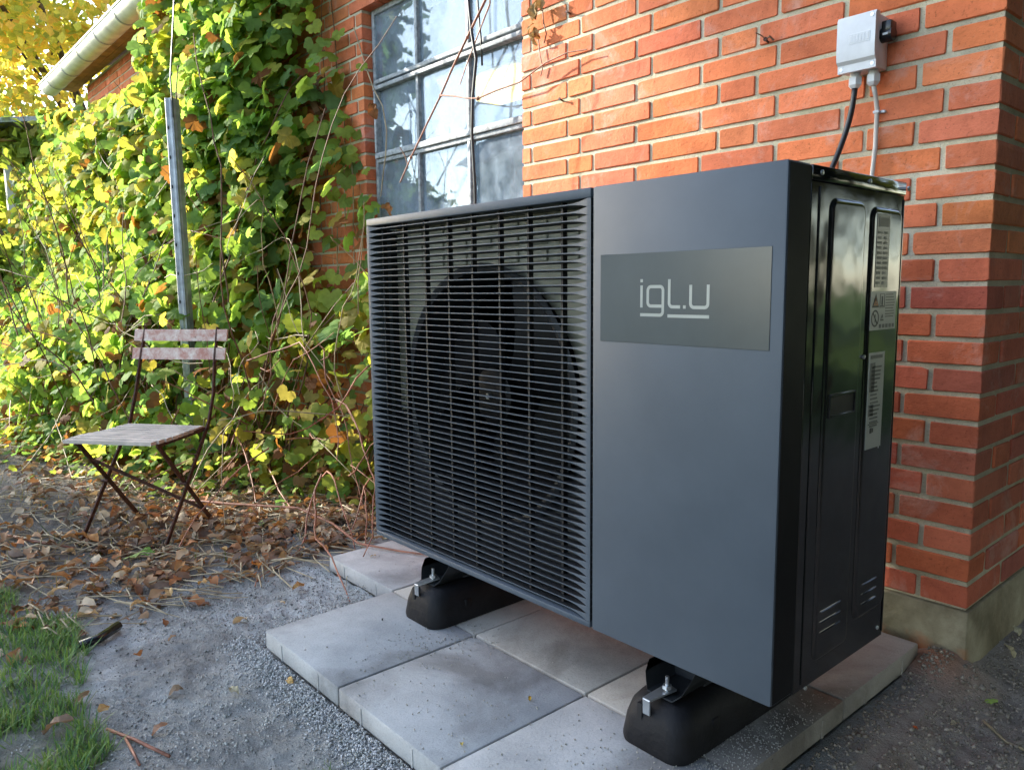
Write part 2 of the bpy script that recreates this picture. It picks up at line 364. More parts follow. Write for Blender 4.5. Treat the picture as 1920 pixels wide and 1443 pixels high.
# ---------------------------------------------------------------- brick building
HC = .0667; XL, XR = -2.776, -1.622; ZT = 2.145; MM = .12628; AO = -1.38
bld = thing('brick_building', 'red brick farm building with steel window, zinc gutter and grey rendered plinth', 'building', (-4, .12, -.2))
T = .26; r = .0050
core = MB()
core.box(-8.0, XL-r, r, T, 0, 2.82).box(XR+r, -r, r, T, 0, 2.82).box(XL-r, XR+r, r, T, 0, .74).box(XL-r, XR+r, r, T, ZT+r, 2.82)
core.box(-T, -r, T, 4, 0, 2.82).box(-8.0, -7.75, T, 4, 0, 2.82).box(-8.0, -r, 4, 4.2, 0, 2.82)
obj('mortar', core, M_mortar, bld)
obj('plinth', MB().rbox(-8.02, .004, -.004, T, -.45, -.003, .006).rbox(-T, .004, T+.001, 4.2, -.45, -.003, .006), M_plinth, bld, smooth=40)
def brick_geo(L, D, H, rot=0):
    mb = []; c = lambda a=.006: random.uniform(.0015, a)
    cl = [c() for _ in range(8)]
    if random.random() < .15: cl[random.randrange(8)] = random.uniform(.008, .018)
    j = lambda: random.uniform(-.0012, .0012)
    def ring(y, ins):
        P = [(ins+cl[0], ins), (L-ins-cl[1], ins), (L-ins, ins+cl[2]*.7), (L-ins, H-ins-cl[3]*.7), (L-ins-cl[4], H-ins), (ins+cl[5], H-ins), (ins, H-ins-cl[6]*.7), (ins, ins+cl[7]*.7)]
        return [(a+j(), y, b+j()) for a, b in P]
    v = ring(0, .0018)+ring(.003, 0)+[(a, D, b) for a, _, b in ring(0, 0)]
    f = [tuple(range(8))]+[(i, (i+1) % 8, 8+(i+1) % 8, 8+i) for i in range(8)]+[(8+i, 8+(i+1) % 8, 16+(i+1) % 8, 16+i) for i in range(8)]
    return v, f
cache = {}
def brick_mesh(L, D):
    k = (round(L, 2), round(D, 2)); nv = 7 if L > .1 else 3
    if k not in cache: cache[k] = []
    if len(cache[k]) < nv:
        v, f = brick_geo(L, D, HC-.0125); cache[k].append(mesh_of('brick', v, f, M_brick)); return cache[k][-1]
    return random.choice(cache[k])
def brick_color(x, z, side):
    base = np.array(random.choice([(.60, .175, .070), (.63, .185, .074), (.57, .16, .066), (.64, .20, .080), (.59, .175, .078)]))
    if side != 'far' and x > -.6 and z < .86: base = np.array(random.choice([(.50, .125, .06), (.45, .11, .058), (.54, .145, .066), (.42, .12, .07)]))  # deeper red low at right: partly clay colour, partly shade put in
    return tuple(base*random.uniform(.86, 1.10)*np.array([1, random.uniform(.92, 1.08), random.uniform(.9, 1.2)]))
cells = []   # (face, a0, a1, k, depth)
def course(k, xs, face='front', depth=.1):
    for a, b in zip(xs[:-1], xs[1:]): cells.append((face, a, b, k, depth))
for k in range(0, 42):
    z0 = k*HC
    even = k % 2 == 0
    offs = [0, 1, 3, 5, 6, 8, 10, 11] if even else [.5, 2.5, 4.5, 6.5, 8.5, 9.5, 10.96]
    xs = [AO+o*MM for o in offs]; xs[-1] = 0
    if not even: xs = [AO-1.5*MM]+xs
    # left extension
    if z0 < .74 or z0+HC > ZT+.04:
        x = xs[0]; pat = [2, 1, 2]; i = 0
        while x > XL-.001: x -= pat[(i+(0 if even else 1)) % 3]*MM; i += 1; xs = [x]+xs
        x = xs[0]
    else:
        xs = [XR]+xs
    if z0+HC <= 2.83: course(k, [q for q in xs])
    # left wall
    x = XL if not (z0 < .74 or z0+HC > ZT+.04) else xs[0]
    l = [x]; seq = ([1] if even else [.5])+[2, 1, 2, 2, 1]*12; i = 0
    if x < XL-.001: seq = seq[1:]
    while l[0] > -8 and z0+HC <= 2.83:
        l = [max(l[0]-seq[i]*MM, -8.0)]+l; i += 1
    course(k, l)
    # return wall
    ys = [.118 if not even else .2408+.012]; ys = [ys[0]]
    i = 0
    while ys[-1] < 3.9: ys.append(ys[-1]+[2, 2, 1][(i+k) % 3]*MM); i += 1
    course(k, ys, 'side')
cand = []; far_cells = []
for c in cells:
    face, a, b, k, d = c
    if b-a < .03: continue
    z = k*HC+.03; p = ((a+b)/2, 0, z) if face == 'front' else (0, (a+b)/2, z)
    q = proj(p); vis = False
    if q and -20 < q[0] < 1945 and -20 < q[1] < 1450:
        u, v_, dz = q
        inpump = 705 < u < 1660 and v_ > (400 - (u-700)*.125 if u < 1480 else 330) and v_ < 1200
        veg = u < 560 and not (150 < u < 260 and v_ < 260)
        vis = not inpump and not veg
    if vis: cand.append((dz, c))
    else: far_cells.append(c)
cand.sort(key=lambda t: t[0]); far_cells += [c for _, c in cand[300:]]
def cell_dims(c):
    face, a, b, k, d = c; jl = .006; jr = .006
    a0 = a+jl; b0 = b-jr
    if face == 'front':
        if abs(b) < .02: b0 = 0.0
        if abs(b-XL) < 1e-4: b0 = XL
        if abs(a-XR) < 1e-4: a0 = XR
        if abs(b) < .02: d = .2408 if k % 2 == 0 else .106
    return a0, b0, d
for _, c in cand[:300]:
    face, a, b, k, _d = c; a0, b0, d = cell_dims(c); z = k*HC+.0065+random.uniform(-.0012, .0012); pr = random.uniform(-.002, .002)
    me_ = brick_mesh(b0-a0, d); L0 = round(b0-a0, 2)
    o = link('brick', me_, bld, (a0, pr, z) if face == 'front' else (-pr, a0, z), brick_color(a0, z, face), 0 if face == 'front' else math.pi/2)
    bb = max(v.co.x for v in me_.vertices); o.scale[0] = (b0-a0)/bb
v, f, cols = [], [], []
for c in far_cells:
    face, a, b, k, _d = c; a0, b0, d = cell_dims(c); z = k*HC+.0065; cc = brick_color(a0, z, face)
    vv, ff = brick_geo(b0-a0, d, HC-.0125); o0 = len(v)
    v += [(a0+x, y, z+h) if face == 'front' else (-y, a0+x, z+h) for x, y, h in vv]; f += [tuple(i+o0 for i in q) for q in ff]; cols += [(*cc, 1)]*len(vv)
def tinted(name, v, f, cols, mat, parent=None, recalc=True, smooth=False, **pr):
    o0 = root_loc(parent); me = mesh_of(name, np.asarray(v, float)-np.array(o0), f, mat, smooth, recalc)
    ca = me.color_attributes.new('tint', 'FLOAT_COLOR', 'POINT'); ca.data.foreach_set('color', np.asarray(cols, np.float32).ravel())
    o = bpy.data.objects.new(name, me); C.objects.link(o); o.parent = parent
    for k, q in pr.items(): o[k] = q
    return o
tinted('brickwork', v, f, cols, M_brick_far, bld, kind='stuff')

# interior, roof, gutter
inn = MB()
inn.box(-7.7, -.27, 3.9, 3.95, 0, 2.55).box(-7.7, -.27, .27, 3.9, -.02, .0).box(-7.7, -.27, .27, 3.9, 2.55, 2.6).box(-.30, -.27, .27, 3.9, 0, 2.55)
obj('inner_wall', inn, M_interior, bld)
rf = MB(); rf.add([(-8.5, -.21, 2.94), (.35, -.21, 2.94), (.35, 2.1, 3.9), (-8.5, 2.1, 3.9), (-8.5, -.21, 3.02), (.35, -.21, 3.02), (.35, 2.1, 3.98), (-8.5, 2.1, 3.98)],
                  [(0,3,2,1),(4,5,6,7),(0,1,5,4),(1,2,6,5),(2,3,7,6),(3,0,4,7)])
rf.add([(-8.5, 4.4, 2.94), (.35, 4.4, 2.94), (.35, 2.1, 3.9), (-8.5, 2.1, 3.9), (-8.5, 4.4, 3.02), (.35, 4.4, 3.02), (.35, 2.1, 3.98), (-8.5, 2.1, 3.98)],
                  [(0,3,2,1),(4,5,6,7),(0,1,5,4),(1,2,6,5),(2,3,7,6),(3,0,4,7)])
obj('roof', rf, M_roof, bld)
for i in range(2):
    obj('eave_board', MB().box(-8.45, .3, -.125+i*.062, -.125+i*.062+.059, 2.835, 2.86), M_wood_warm, bld)
g = MB(); GR = .092; GC = (-.215, 2.875)
def half(x0, x1, r0, r1):
    n = 14; v = []
    for x in (x0, x1):
        for rr in (r0, r1):
            for i in range(n+1):
                a = math.pi*1.08*i/n-math.pi*.04; v.append((x, GC[0]-rr*math.cos(a), GC[1]-rr*math.sin(a)))
    k = n+1; f = []
    for i in range(n):
        f += [(i, i+1, 2*k+i+1, 2*k+i), (k+i, 3*k+i, 3*k+i+1, k+i+1), (i, k+i, k+i+1, i+1), (2*k+i, 2*k+i+1, 3*k+i+1, 3*k+i)]
    f += [(0, 2*k, 3*k, k), (n, k+n, 3*k+n, 2*k+n)]
    return v, f
gut = MB().add(*half(-8.55, .35, GR-.004, GR))
n = 14; gut.add([(-8.55, GC[0], GC[1])]+[(-8.55, GC[0]-GR*math.cos(math.pi*i/n), GC[1]-GR*math.sin(math.pi*i/n)) for i in range(n+1)], [(0, i+1, i+2) for i in range(n)])
gu = obj('gutter', gut, M_gutter, bld, smooth=50)
obj('gutter_bead', MB().tube([(-8.55, GC[0]-GR, GC[1]+.004), (.35, GC[0]-GR, GC[1]+.004)], .009, 8), M_gutter, gu)
for i in range(14):
    x = -8.2+i*.6; obj('gutter_bracket', MB().add(*half(x, x+.025, GR+.0005, GR+.0035)), M_winframe if i % 2 else M_galv, gu)

# ---------------------------------------------------------------- window
YW = .052
wo = bpy.data.objects.new('window', None); C.objects.link(wo); wo.parent = bld; wo.location = Vector((-2.2, YW, 1.4))-root_loc(bld)
x0, x1 = XL+.004, XR-.004; colx = [x0+.012, x0+.384, x0+.760, x1-.012]; rowz = [ZT-.014, 1.792, 1.442, 1.092, .76]
fr = MB()
fr.rbox(x0, x0+.024, YW, YW+.04, .742, ZT-.002, .003).rbox(x1-.024, x1, YW, YW+.04, .742, ZT-.002, .003)
fr.rbox(x0+.0245, x1-.0245, YW, YW+.04, ZT-.028, ZT-.002, .003).rbox(x0+.0245, x1-.0245, YW, YW+.04, .742, .77, .003)
obj('window_frame', fr, M_winframe, wo, smooth=40)
def gbar(a, b, c, d, dep=.0): obj('glazing_bar', MB().rbox(a, b, YW-.004-dep, YW+.03, c, d, .002), M_winframe, wo, smooth=40)
for x in (colx[1], colx[2]):
    for i in range(4):
        t0 = rowz[i+1]+.0135; t1 = rowz[i]-.0135
        gbar(x-.009, x+.009, t0, t1, .002)
for i, z in enumerate(rowz[1:4]):
    if i == 0:
        gbar(x0+.025, x1-.025, z+.002, z+.020, .006); gbar(x0+.025, x1-.025, z-.030, z-.012, .016)
        obj('casement_seal', MB().box(x0+.026, x1-.026, YW+.012, YW+.02, z-.0115, z+.0015), M_dark, wo)  # black strip painted in for the shadow of the casement gap
    elif i == 1: gbar(x0+.025, x1-.025, z-.002, z+.024, .014); gbar(x0+.025, x1-.025, z-.022, z-.004, .004)
    else: gbar(x0+.025, x1-.025, z-.011, z+.011, .004)
gbar(x0+.030, x0+.046, 1.470, 1.758, .016)
for i in range(4):
    for j in range(3):
        a = colx[j]+(.0095 if j else .0125); b = colx[j+1]-(.0095 if j < 2 else .0125); c = rowz[i+1]+.012; d = rowz[i]-.012
        t = [random.uniform(-.0035, .0035) for _ in range(3)]; y = YW+.010
        vs = [(a, y+t[0], c), (b, y+t[1], c), (b, y+t[1]+t[2], d), (a, y+t[0]+t[2], d)]
        vs += [(p[0], p[1]+.003, p[2]) for p in vs]
        obj('window_pane', MB().add(vs, [(0,1,2,3),(7,6,5,4),(0,4,5,1),(1,5,6,2),(2,6,7,3),(3,7,4,0)]), M_glass, wo)
        if i < 3 and j < 3:
            pt = MB(); pt.bar((a+.004, y-.004, c+.003), (b-.004, y-.004, c+.003), (0, 0, .005), (0, .003, 0)); obj('putty', pt, M_putty, wo)
# lamp in the room
lm, ln, lo = new_mat('lamp_glow'); e = ln.nodes.new('ShaderNodeEmission'); e.inputs[0].default_value = (1, .74, .16, 1); e.inputs[1].default_value = .55; ln.links.new(e.outputs[0], lo.inputs[0])
lamp = thing('ceiling_lamp', 'warm yellow lamp glowing inside the room behind the right window panes', 'lamp', (-2.9, 1.2, 2.1))
obj('lamp_diffuser', MB().rbox(-3.34, -2.90, 1.1, 1.35, 1.98, 2.12, .02), lm, lamp, smooth=40)
obj('lamp_housing', MB().rbox(-3.36, -2.88, 1.08, 1.37, 2.121, 2.15, .006).box(-3.12, -3.10, 1.2, 1.22, 2.15, 2.549), M_winframe, lamp)

# ---------------------------------------------------------------- heat pump
PX, PY, PB, PW, PH, DV, D1, D2 = -1.2912, -.8898, .0867, 1.2781, .9096, .8610, .0745, .3595
PT = PB+PH; PR = PX+PW; YB = PY+D1+D2
hp = thing('heat_pump', 'large anthracite heat pump unit with louvred fan grille standing on rubber feet', 'heat pump', (PX+PW/2, PY+.2, PB))
xd = PX+DV
# front cover, right half
fp = obj('front_panel', MB().rbox(xd+.003, PR-.0005, PY, PY+D1-.003, PB, PT, .0035, 2), [M_front], hp, smooth=40)
obj('cover_edge', MB().box(PR-.0004, PR+.0006, PY+.004, PY+D1-.004, PB+.004, PT-.004), M_cover_shade, hp)  # near-black sheet puts shade into the colour of the anthracite cover side
# grille frame
gf = MB()
gz0, gz1 = PB+.014, PT-.020; gx0, gx1 = PX+.0005, xd-.003
gf.rbox(gx0, gx1, PY, PY+D1-.003, gz1, PT, .003).rbox(gx0, gx1, PY, PY+D1-.003, PB, gz0, .003)
gf.box(gx0, gx0+.012, PY+.0015, PY+D1-.003, gz0+.0002, gz1-.0002).box(gx1-.012, gx1, PY+.0015, PY+D1-.003, gz0+.0002, gz1-.0002)
obj('grille_frame', gf, M_front, hp, smooth=40)
NS = 54; pit = (gz1-gz0)/NS
def slat_mesh():
    xs = [0, .010, .018, .026, .034, .043, .053, .064, .076]; hs_ = [1, 1, .80, .62, .47, .34, .25, .18, .14]
    L = gx1-gx0; prof = [(x, h) for x, h in zip(xs, hs_)]+[(L-x, h) for x, h in zip(xs[::-1], hs_[::-1])]
    H = pit*.5*.985; v = []
    for x, h in prof:
        y = .009*(1-h)**1.3; hh = H*h
        v += [(x, y, -hh), (x, y, hh), (x, .034, -.0008-.004*(1-h)), (x, .034, .0008-.004*(1-h))]
    f = []; m = len(prof)
    for i in range(m-1):
        a, b = 4*i, 4*i+4
        f += [(a, b, b+1, a+1), (a+1, b+1, b+3, a+3), (a+3, b+3, b+2, a+2), (a+2, b+2, b, a)]
    f += [(0, 1, 3, 2), (4*m-4, 4*m-2, 4*m-1, 4*m-3)]
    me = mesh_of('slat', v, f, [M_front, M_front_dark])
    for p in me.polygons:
        if max(me.vertices[i].co.y for i in p.vertices) > .02: p.material_index = 1  # slat backs coloured darker to stand in for shade between the louvres
    return me
sm = slat_mesh()
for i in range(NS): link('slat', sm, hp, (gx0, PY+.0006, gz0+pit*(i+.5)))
bx = [-1.241, -1.137, -1.037, -.937, -.841, -.740, -.641, -.535]
for x in bx:
    b = MB().box(x-.0030, x+.0030, PY+.021, PY+.0345, gz0, gz1)
    obj('vertical_bar', b, M_dark, hp)
    for q in (0,): pass
# guard net behind: fine horizontal steps on the bars
# bulkhead with round opening
FCX, FCZ, FR = -.865, .530, .318; yb = PY+D1+.022
n = 64; v = [(FCX+FR*math.cos(2*math.pi*i/n), yb, FCZ+FR*math.sin(2*math.pi*i/n)) for i in range(n)]
X0, X1_, Z0, Z1 = PX+.006, xd-.004, PB+.012, PT-.006
def on_rect(a):
    c, s = math.cos(a), math.sin(a); t = min(((X1_-FCX)/c if c > 1e-6 else ((X0-FCX)/c if c < -1e-6 else 1e9)), ((Z1-FCZ)/s if s > 1e-6 else ((Z0-FCZ)/s if s < -1e-6 else 1e9)))
    return (FCX+t*c, yb, FCZ+t*s)
v += [on_rect(2*math.pi*i/n) for i in range(n)]
corners = [(X0, yb, Z0), (X1_, yb, Z0), (X1_, yb, Z1), (X0, yb, Z1)]
f = [(i, (i+1) % n, n+(i+1) % n, n+i) for i in range(n)]
bh = MB().add(v, f)
for cx_, cz_ in ((X0, Z0), (X1_, Z0), (X1_, Z1), (X0, Z1)):
    a = math.atan2(cz_-FCZ, cx_-FCX) % (2*math.pi); i = int(a/(2*math.pi/n)); bh.add([v[n+i], v[n+(i+1) % n], (cx_, yb, cz_)], [(0, 1, 2)])
# pressed windows in the bulkhead
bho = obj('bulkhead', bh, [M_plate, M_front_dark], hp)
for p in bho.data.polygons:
    if p.center.z+PB < .47: p.material_index = 1  # lower faces darkened, shade inside the casing put into the colour
pw_ = MB()
for i, x in enumerate([-1.19, -1.09, -.99, -.89, -.79, -.69, -.59]):
    for zc in (.955, .915, .875):
        if math.hypot(x-FCX, zc-FCZ) > FR+.03: pw_.rbox(x-.036, x+.036, yb-.006, yb-.0005, zc-.014, zc+.014, .0025, 1)
obj('pressed_rib', pw_, M_plate, hp, smooth=40)
sh = MB(); k = 64
for (y0, ra), (y1, rb) in (((yb-.030, FR+.016), (yb-.036, FR+.006)), ((yb-.036, FR+.006), (yb-.030, FR-.006)), ((yb-.030, FR-.006), (yb+.13, FR-.012))):
    vv = [(FCX+ra*math.cos(2*math.pi*i/k), y0, FCZ+ra*math.sin(2*math.pi*i/k)) for i in range(k)]+[(FCX+rb*math.cos(2*math.pi*i/k), y1, FCZ+rb*math.sin(2*math.pi*i/k)) for i in range(k)]
    sh.add(vv, [(i, (i+1) % k, k+(i+1) % k, k+i) for i in range(k)])
obj('fan_shroud', sh, M_front_dark, hp, smooth=50)
fan = bpy.data.objects.new('fan', None); C.objects.link(fan); fan.parent = hp; fan.location = Vector((FCX, yb+.06, FCZ))-root_loc(hp)
obj('hub', MB().tube([(FCX, yb-.004, FCZ), (FCX, yb+.004, FCZ), (FCX, yb+.10, FCZ)], [.052, .072, .076], 28), M_fan, fan, smooth=40)
obj('hub_nut', MB().cyl((FCX, yb-.014, FCZ), .008, .010, 'y', 6), M_zinc, fan)
for bl in range(3):
    th0 = bl*2*math.pi/3+.35; v = []; f = []; nr, na = 7, 8
    for i in range(nr):
        rr = .066+(.292-.066)*i/(nr-1); span = .75+.45*math.sin(math.pi*i/(nr-1)*.8)
        for j in range(na):
            a = th0+(j/(na-1)-.5)*span+.55*(i/(nr-1))**1.5; y = yb+.085-.085*(j/(na-1))*(1-.35*i/(nr-1))
            v.append((FCX+rr*math.cos(a), y, FCZ+rr*math.sin(a)))
    f = [(i*na+j, i*na+j+1, (i+1)*na+j+1, (i+1)*na+j) for i in range(nr-1) for j in range(na-1)]
    o0 = len(v); v += [(x, y+.004, z) for x, y, z in v]; f += [tuple(o0+q for q in t[::-1]) for t in f]
    for i in range(nr-1):
        for j in (0, na-1): f.append((i*na+j, (i+1)*na+j, o0+(i+1)*na+j, o0+i*na+j))
    for j in range(na-1):
        for i in (0, nr-1): f.append((i*na+j, i*na+j+1, o0+i*na+j+1, o0+i*na+j))
    obj('fan_blade', MB().add(v, f), M_fan, fan, smooth=45)
# body shell
b0 = PY+D1; ins = .003
shell = MB()
shell.box(PX+ins, PX+ins+.003, b0, YB, PB+.006, PT-.027).box(PX+ins+.004, xd-.004, b0+.012, YB-.004, PB+.006, PB+.009)
shell.box(xd-.0035, xd-.0005, b0+.002, YB-.004, PB+.010, PT-.006).box(PX+ins+.004, PR-.012, YB-.003, YB, PB+.01, PT-.027)
obj('casing', shell, M_front_dark, hp)
obj('coil', MB().box(PX+.02, xd-.01, YB-.05, YB-.02, PB+.03, PT-.04), M_dark, hp)
obj('compressor_compartment', MB().box(xd+.002, PR-.006, b0+.001, YB-.004, PB+.006, PT-.006), M_front_dark, hp)
obj('lid', MB().rbox(PX, PR+.0015, b0-.001, YB+.002, PT-.026, PT-.001, .0025, 2), M_body, hp, smooth=40)
sp = obj('side_panel', MB().rbox(PR-.005, PR-.0012, b0+.002, YB, PB-.006, PT-.0265, .0012, 1), M_body, hp, smooth=40)
def pressed(name, y0, y1, z0, z1, h=.0045, ch=.007, rad=.022, mat=M_body, xb=PR-.0014):
    def rr(i, x):
        pts = []
        for cy, cz, a0 in ((y1-rad, z1-rad, 0), (y0+rad, z1-rad, 90), (y0+rad, z0+rad, 180), (y1-rad, z0+rad, 270)):
            for q in range(5):
                a = math.radians(a0+q*22.5); pts.append((x, cy+(rad-i)*math.cos(a), cz+(rad-i)*math.sin(a)))
        return pts
    A_ = rr(0, xb-.001); B_ = rr(ch*.25, xb+h*.45); C_ = rr(ch, xb+h); D_ = rr(ch+.004, xb+h*1.02); v = A_+B_+C_+D_; m = 20; f = []
    for l in range(3): f += [(l*m+i, l*m+(i+1) % m, (l+1)*m+(i+1) % m, (l+1)*m+i) for i in range(m)]
    f.append(tuple(3*m+i for i in range(m)))
    return obj(name, MB().add(v, f), mat, sp, smooth=60)
pressed('pressed_field', -.752, -.618, .118, .948); pressed('pressed_field', -.598, -.464, .150, .943)
obj('fold_ridge', MB().rbox(PR-.0014, PR+.0012, -.789, -.781, PB+.004, PT-.034, .0012, 1), M_body, sp, smooth=40)
obj('fold_ridge', MB().rbox(PR-.0014, PR+.001, -.4615, -.4575, PB+.004, PT-.034, .001, 1), M_body, sp, smooth=40)
xs_ = PR+.0034
hb = MB(); hb.rbox(xs_-.002, xs_+.003, -.736, -.731, .568, .610, .001, 1).rbox(xs_-.002, xs_+.003, -.641, -.636, .568, .610, .001, 1)
hb.rbox(xs_-.002, xs_+.003, -.7305, -.6415, .6055, .6105, .001, 1).rbox(xs_-.002, xs_+.003, -.7305, -.6415, .568, .573, .001, 1)
obj('handle_rim', hb, M_blackp, sp, smooth=40)
obj('handle_recess', MB().box(xs_-.0022, xs_+.0004, -.7305, -.6415, .5735, .605), M_dark, sp)
for (ya, yc, zt) in ((-.735, -.655, .215), (-.570, -.505, .222)):
    for i in range(3):
        z = zt-i*.020
        lv = MB(); m = 6; lv.add([(xs_-.001, ya, z-.004), (xs_-.001, yc, z-.004), (xs_+.0022, yc-.004, z-.002), (xs_+.0022, ya+.004, z-.002), (xs_-.001, yc, z-.0008), (xs_-.001, ya, z-.0008)],
                                 [(0,1,2,3), (3,2,4,5), (0,3,5), (1,4,2)])
        obj('vent_louvre', lv, M_body, sp)
def screw(x, y, z, r=.0045):
    obj('screw', MB().tube([(x-.001, y, z), (x+.0018, y, z), (x+.0028, y, z)], [r, r, r*.6], 10), M_zinc, hp, smooth=40)
for y, z in ((-.788, .984), (-.612, .984), (-.445, .984)): screw(PR+.0015, y, z)
for y, z in ((-.480, .104), (-.770, .079), (-.602, .668), (-.527, .488)): screw(PR-.001 if z < .2 else PR+.0005, y, z, .004)
# stickers on the side panel
def sticker(y0, y1, z0, z1, mat):
    return obj('sticker', MB().box(xs_-.0008, xs_+.0006, y0, y1, z0, z1), mat, sp)
def prints(st, items, mat, off=.0011):
    mb = MB()
    for y0, y1, z0, z1 in items: mb.box(xs_+.0004, xs_+off, y0, y1, z0, z1)
    return obj('sticker_print', mb, mat, st)
M_faint = simple('faint_print', (.13, .13, .12), .5, 0, .05, 20)
s1 = sticker(-.578, -.524, .795, .930, M_labeldk)
prints(s1, [(-.572, -.530, .907, .9235)], M_faint)
rows = []
for i in range(11):
    z = .898-i*.0092
    rows += [(-.574, -.574+random.uniform(.014, .020), z-.0045, z)]; rows += [(-.549, -.549+random.uniform(.010, .018), z-.0045, z)]
prints(s1, rows, M_faint)
s2 = sticker(-.590, -.482, .716, .788, M_label)
# warning triangle, ring with slash, boxed symbol
def tri(st, y, z, s, m1, m2):
    o1 = MB().add([(xs_+.0009, y-s, z-s*.8), (xs_+.0009, y+s, z-s*.8), (xs_+.0009, y, z+s)], [(0, 1, 2)]); obj('warning_triangle', o1, m1, st)
    t_ = s*.66; o2 = MB().add([(xs_+.0014, y-t_, z-t_*.72-s*.06), (xs_+.0014, y+t_, z-t_*.72-s*.06), (xs_+.0014, y, z+t_*.86)], [(0, 1, 2)]); obj('triangle_fill', o2, m2, st)
    obj('exclamation_mark', MB().box(xs_+.0016, xs_+.002, y-s*.07, y+s*.07, z-s*.05, z+s*.42).box(xs_+.0016, xs_+.002, y-s*.07, y+s*.07, z-s*.36, z-s*.2), M_print, st)
tri(s2, -.571, .770, .015, M_print, M_orange); tri(s2, -.541, .739, .0075, M_print, M_label)
rg = MB(); k = 24
for i in range(k):
    a, b = 2*math.pi*i/k, 2*math.pi*(i+1)/k
    rg.add([(xs_+.001, -.571+q*math.cos(t), .738+q*math.sin(t)) for t in (a, b) for q in (.0125, .0160)], [(0, 1, 3, 2)])
rg.bar((xs_+.0012, -.5795, .7475), (xs_+.0012, -.5625, .7285), (0, .0010, .0010), (.0002, 0, 0)).bar((xs_+.0012, -.571, .731), (xs_+.0012, -.571, .746), (0, .0012, 0), (.0001, 0, 0))
obj('prohibition_symbol', rg, M_print, s2)
prints(s2, [(-.553, -.533, .7575, .7585), (-.553, -.533, .7825, .7835), (-.553, -.552, .7586, .7824), (-.534, -.533, .7586, .7824), (-.545, -.541, .762, .779), (-.550, -.537, .7595, .7615)], M_print)
prints(s2, [(-.528, -.488-random.uniform(0, .008), .783-i*.0052-.0018, .783-i*.0052) for i in range(9)]+[(-.552+i*.014, -.543+i*.014, .7195, .7265) for i in range(5)], M_faint)
s3 = sticker(-.586, -.520, .490, .674, M_label)
prints(s3, [(-.580, -.560, .6, .655), (-.580, -.530, .6625, .669)]+[(-.574+i*.0, -.574+random.uniform(.02, .045), .648-i*.0075-.0035, .648-i*.0075) for i in range(16)]+[(-.580, -.560, .553, .575)], M_faint)
prints(s3, [(-.579, -.535, .537, .5385), (-.570, -.562, .520, .530), (-.560, -.556, .521, .529)], M_print)
# badge with the lettering
bd = obj('badge', MB().rbox(-.4055, -.0365, PY-.0012, PY+.0005, .6955, .8635, .0004, 1), M_badge, hp, smooth=40)
def stroke(name, pts, wdt=.0029):
    mb = MB(); yl = PY-.0016; P = [Vector((x, yl, z)) for x, z in pts]; P = [p for i, p in enumerate(P) if i == 0 or (p-P[i-1]).length > 1e-4]; Lf, Rt = [], []
    for i, p in enumerate(P):
        t = (P[min(i+1, len(P)-1)]-P[max(i-1, 0)]); 
        if 0 < i < len(P)-1:
            a = (P[i]-P[i-1]).normalized(); b = (P[i+1]-P[i]).normalized(); t = a+b; cs = max(.5, math.cos(a.angle(b)/2))
        else: cs = 1
        t.normalize(); nrm = Vector((-t.z, 0, t.x))*wdt/cs; Lf.append(p+nrm); Rt.append(p-nrm)
    v = [tuple(q) for q in Lf]+[tuple(q) for q in Rt]; m = len(P); v += [(x, y+.0006, z) for x, y, z in v]
    f = [(i, i+1, m+i+1, m+i) for i in range(m-1)]+[(i, 2*m+i, 2*m+i+1, i+1) for i in range(m-1)]+[(m+i, m+i+1, 3*m+i+1, 3*m+i) for i in range(m-1)]
    obj(name, mb.add(v, f), M_logo, bd)
def arc(cx, cz, r, a0, a1, n=6): return [(cx+r*math.cos(math.radians(a0+(a1-a0)*i/n)), cz+r*math.sin(math.radians(a0+(a1-a0)*i/n))) for i in range(n+1)]
R_ = .007
stroke('letter', [(-.3018, .8035), (-.3018, .7625)]); stroke('letter_dot', [(-.3018, .8150), (-.3018, .8093)])
g1, g2, zt, zb = -.2870, -.2520, .8010, .7655
stroke('letter', [(g2, .785)]+arc(g2-R_, zt-R_, R_, 0, 90)+arc(g1+R_, zt-R_, R_, 90, 180)+arc(g1+R_, zb+R_, R_, 180, 270)+[(g2-.0030, zb)])
stroke('letter', [(g2, .7851)]+[(g2, .756)]+arc(g2-R_, .7490+R_, R_, 0, -90)+[(-.3045, .7490)])
stroke('letter', [(-.2380, .8140)]+arc(-.2380+R_, .7645+R_, R_, 180, 270)+[(-.2135, .7645)])
stroke('letter_dot', [(-.2073, .7645), (-.2015, .7645)])
stroke('letter', [(-.1915, .8035)]+arc(-.1915+R_, .7640+R_, R_, 180, 270)+arc(-.1552-R_, .7640+R_, R_, 270, 360)+[(-.1552, .8035)])
stroke('underline', [(-.2412, .7480), (-.1522, .7480)])
# legs of the unit (steel channels)
for xc in (-1.045, -.255):
    obj('foot_rail', MB().box(xc-.05, xc+.05, PY+.09, YB-.03, PB-.012, PB-.0065).box(xc-.05, xc-.046, PY+.07, YB-.03, PB-.045, PB-.0125), M_front_dark, hp)

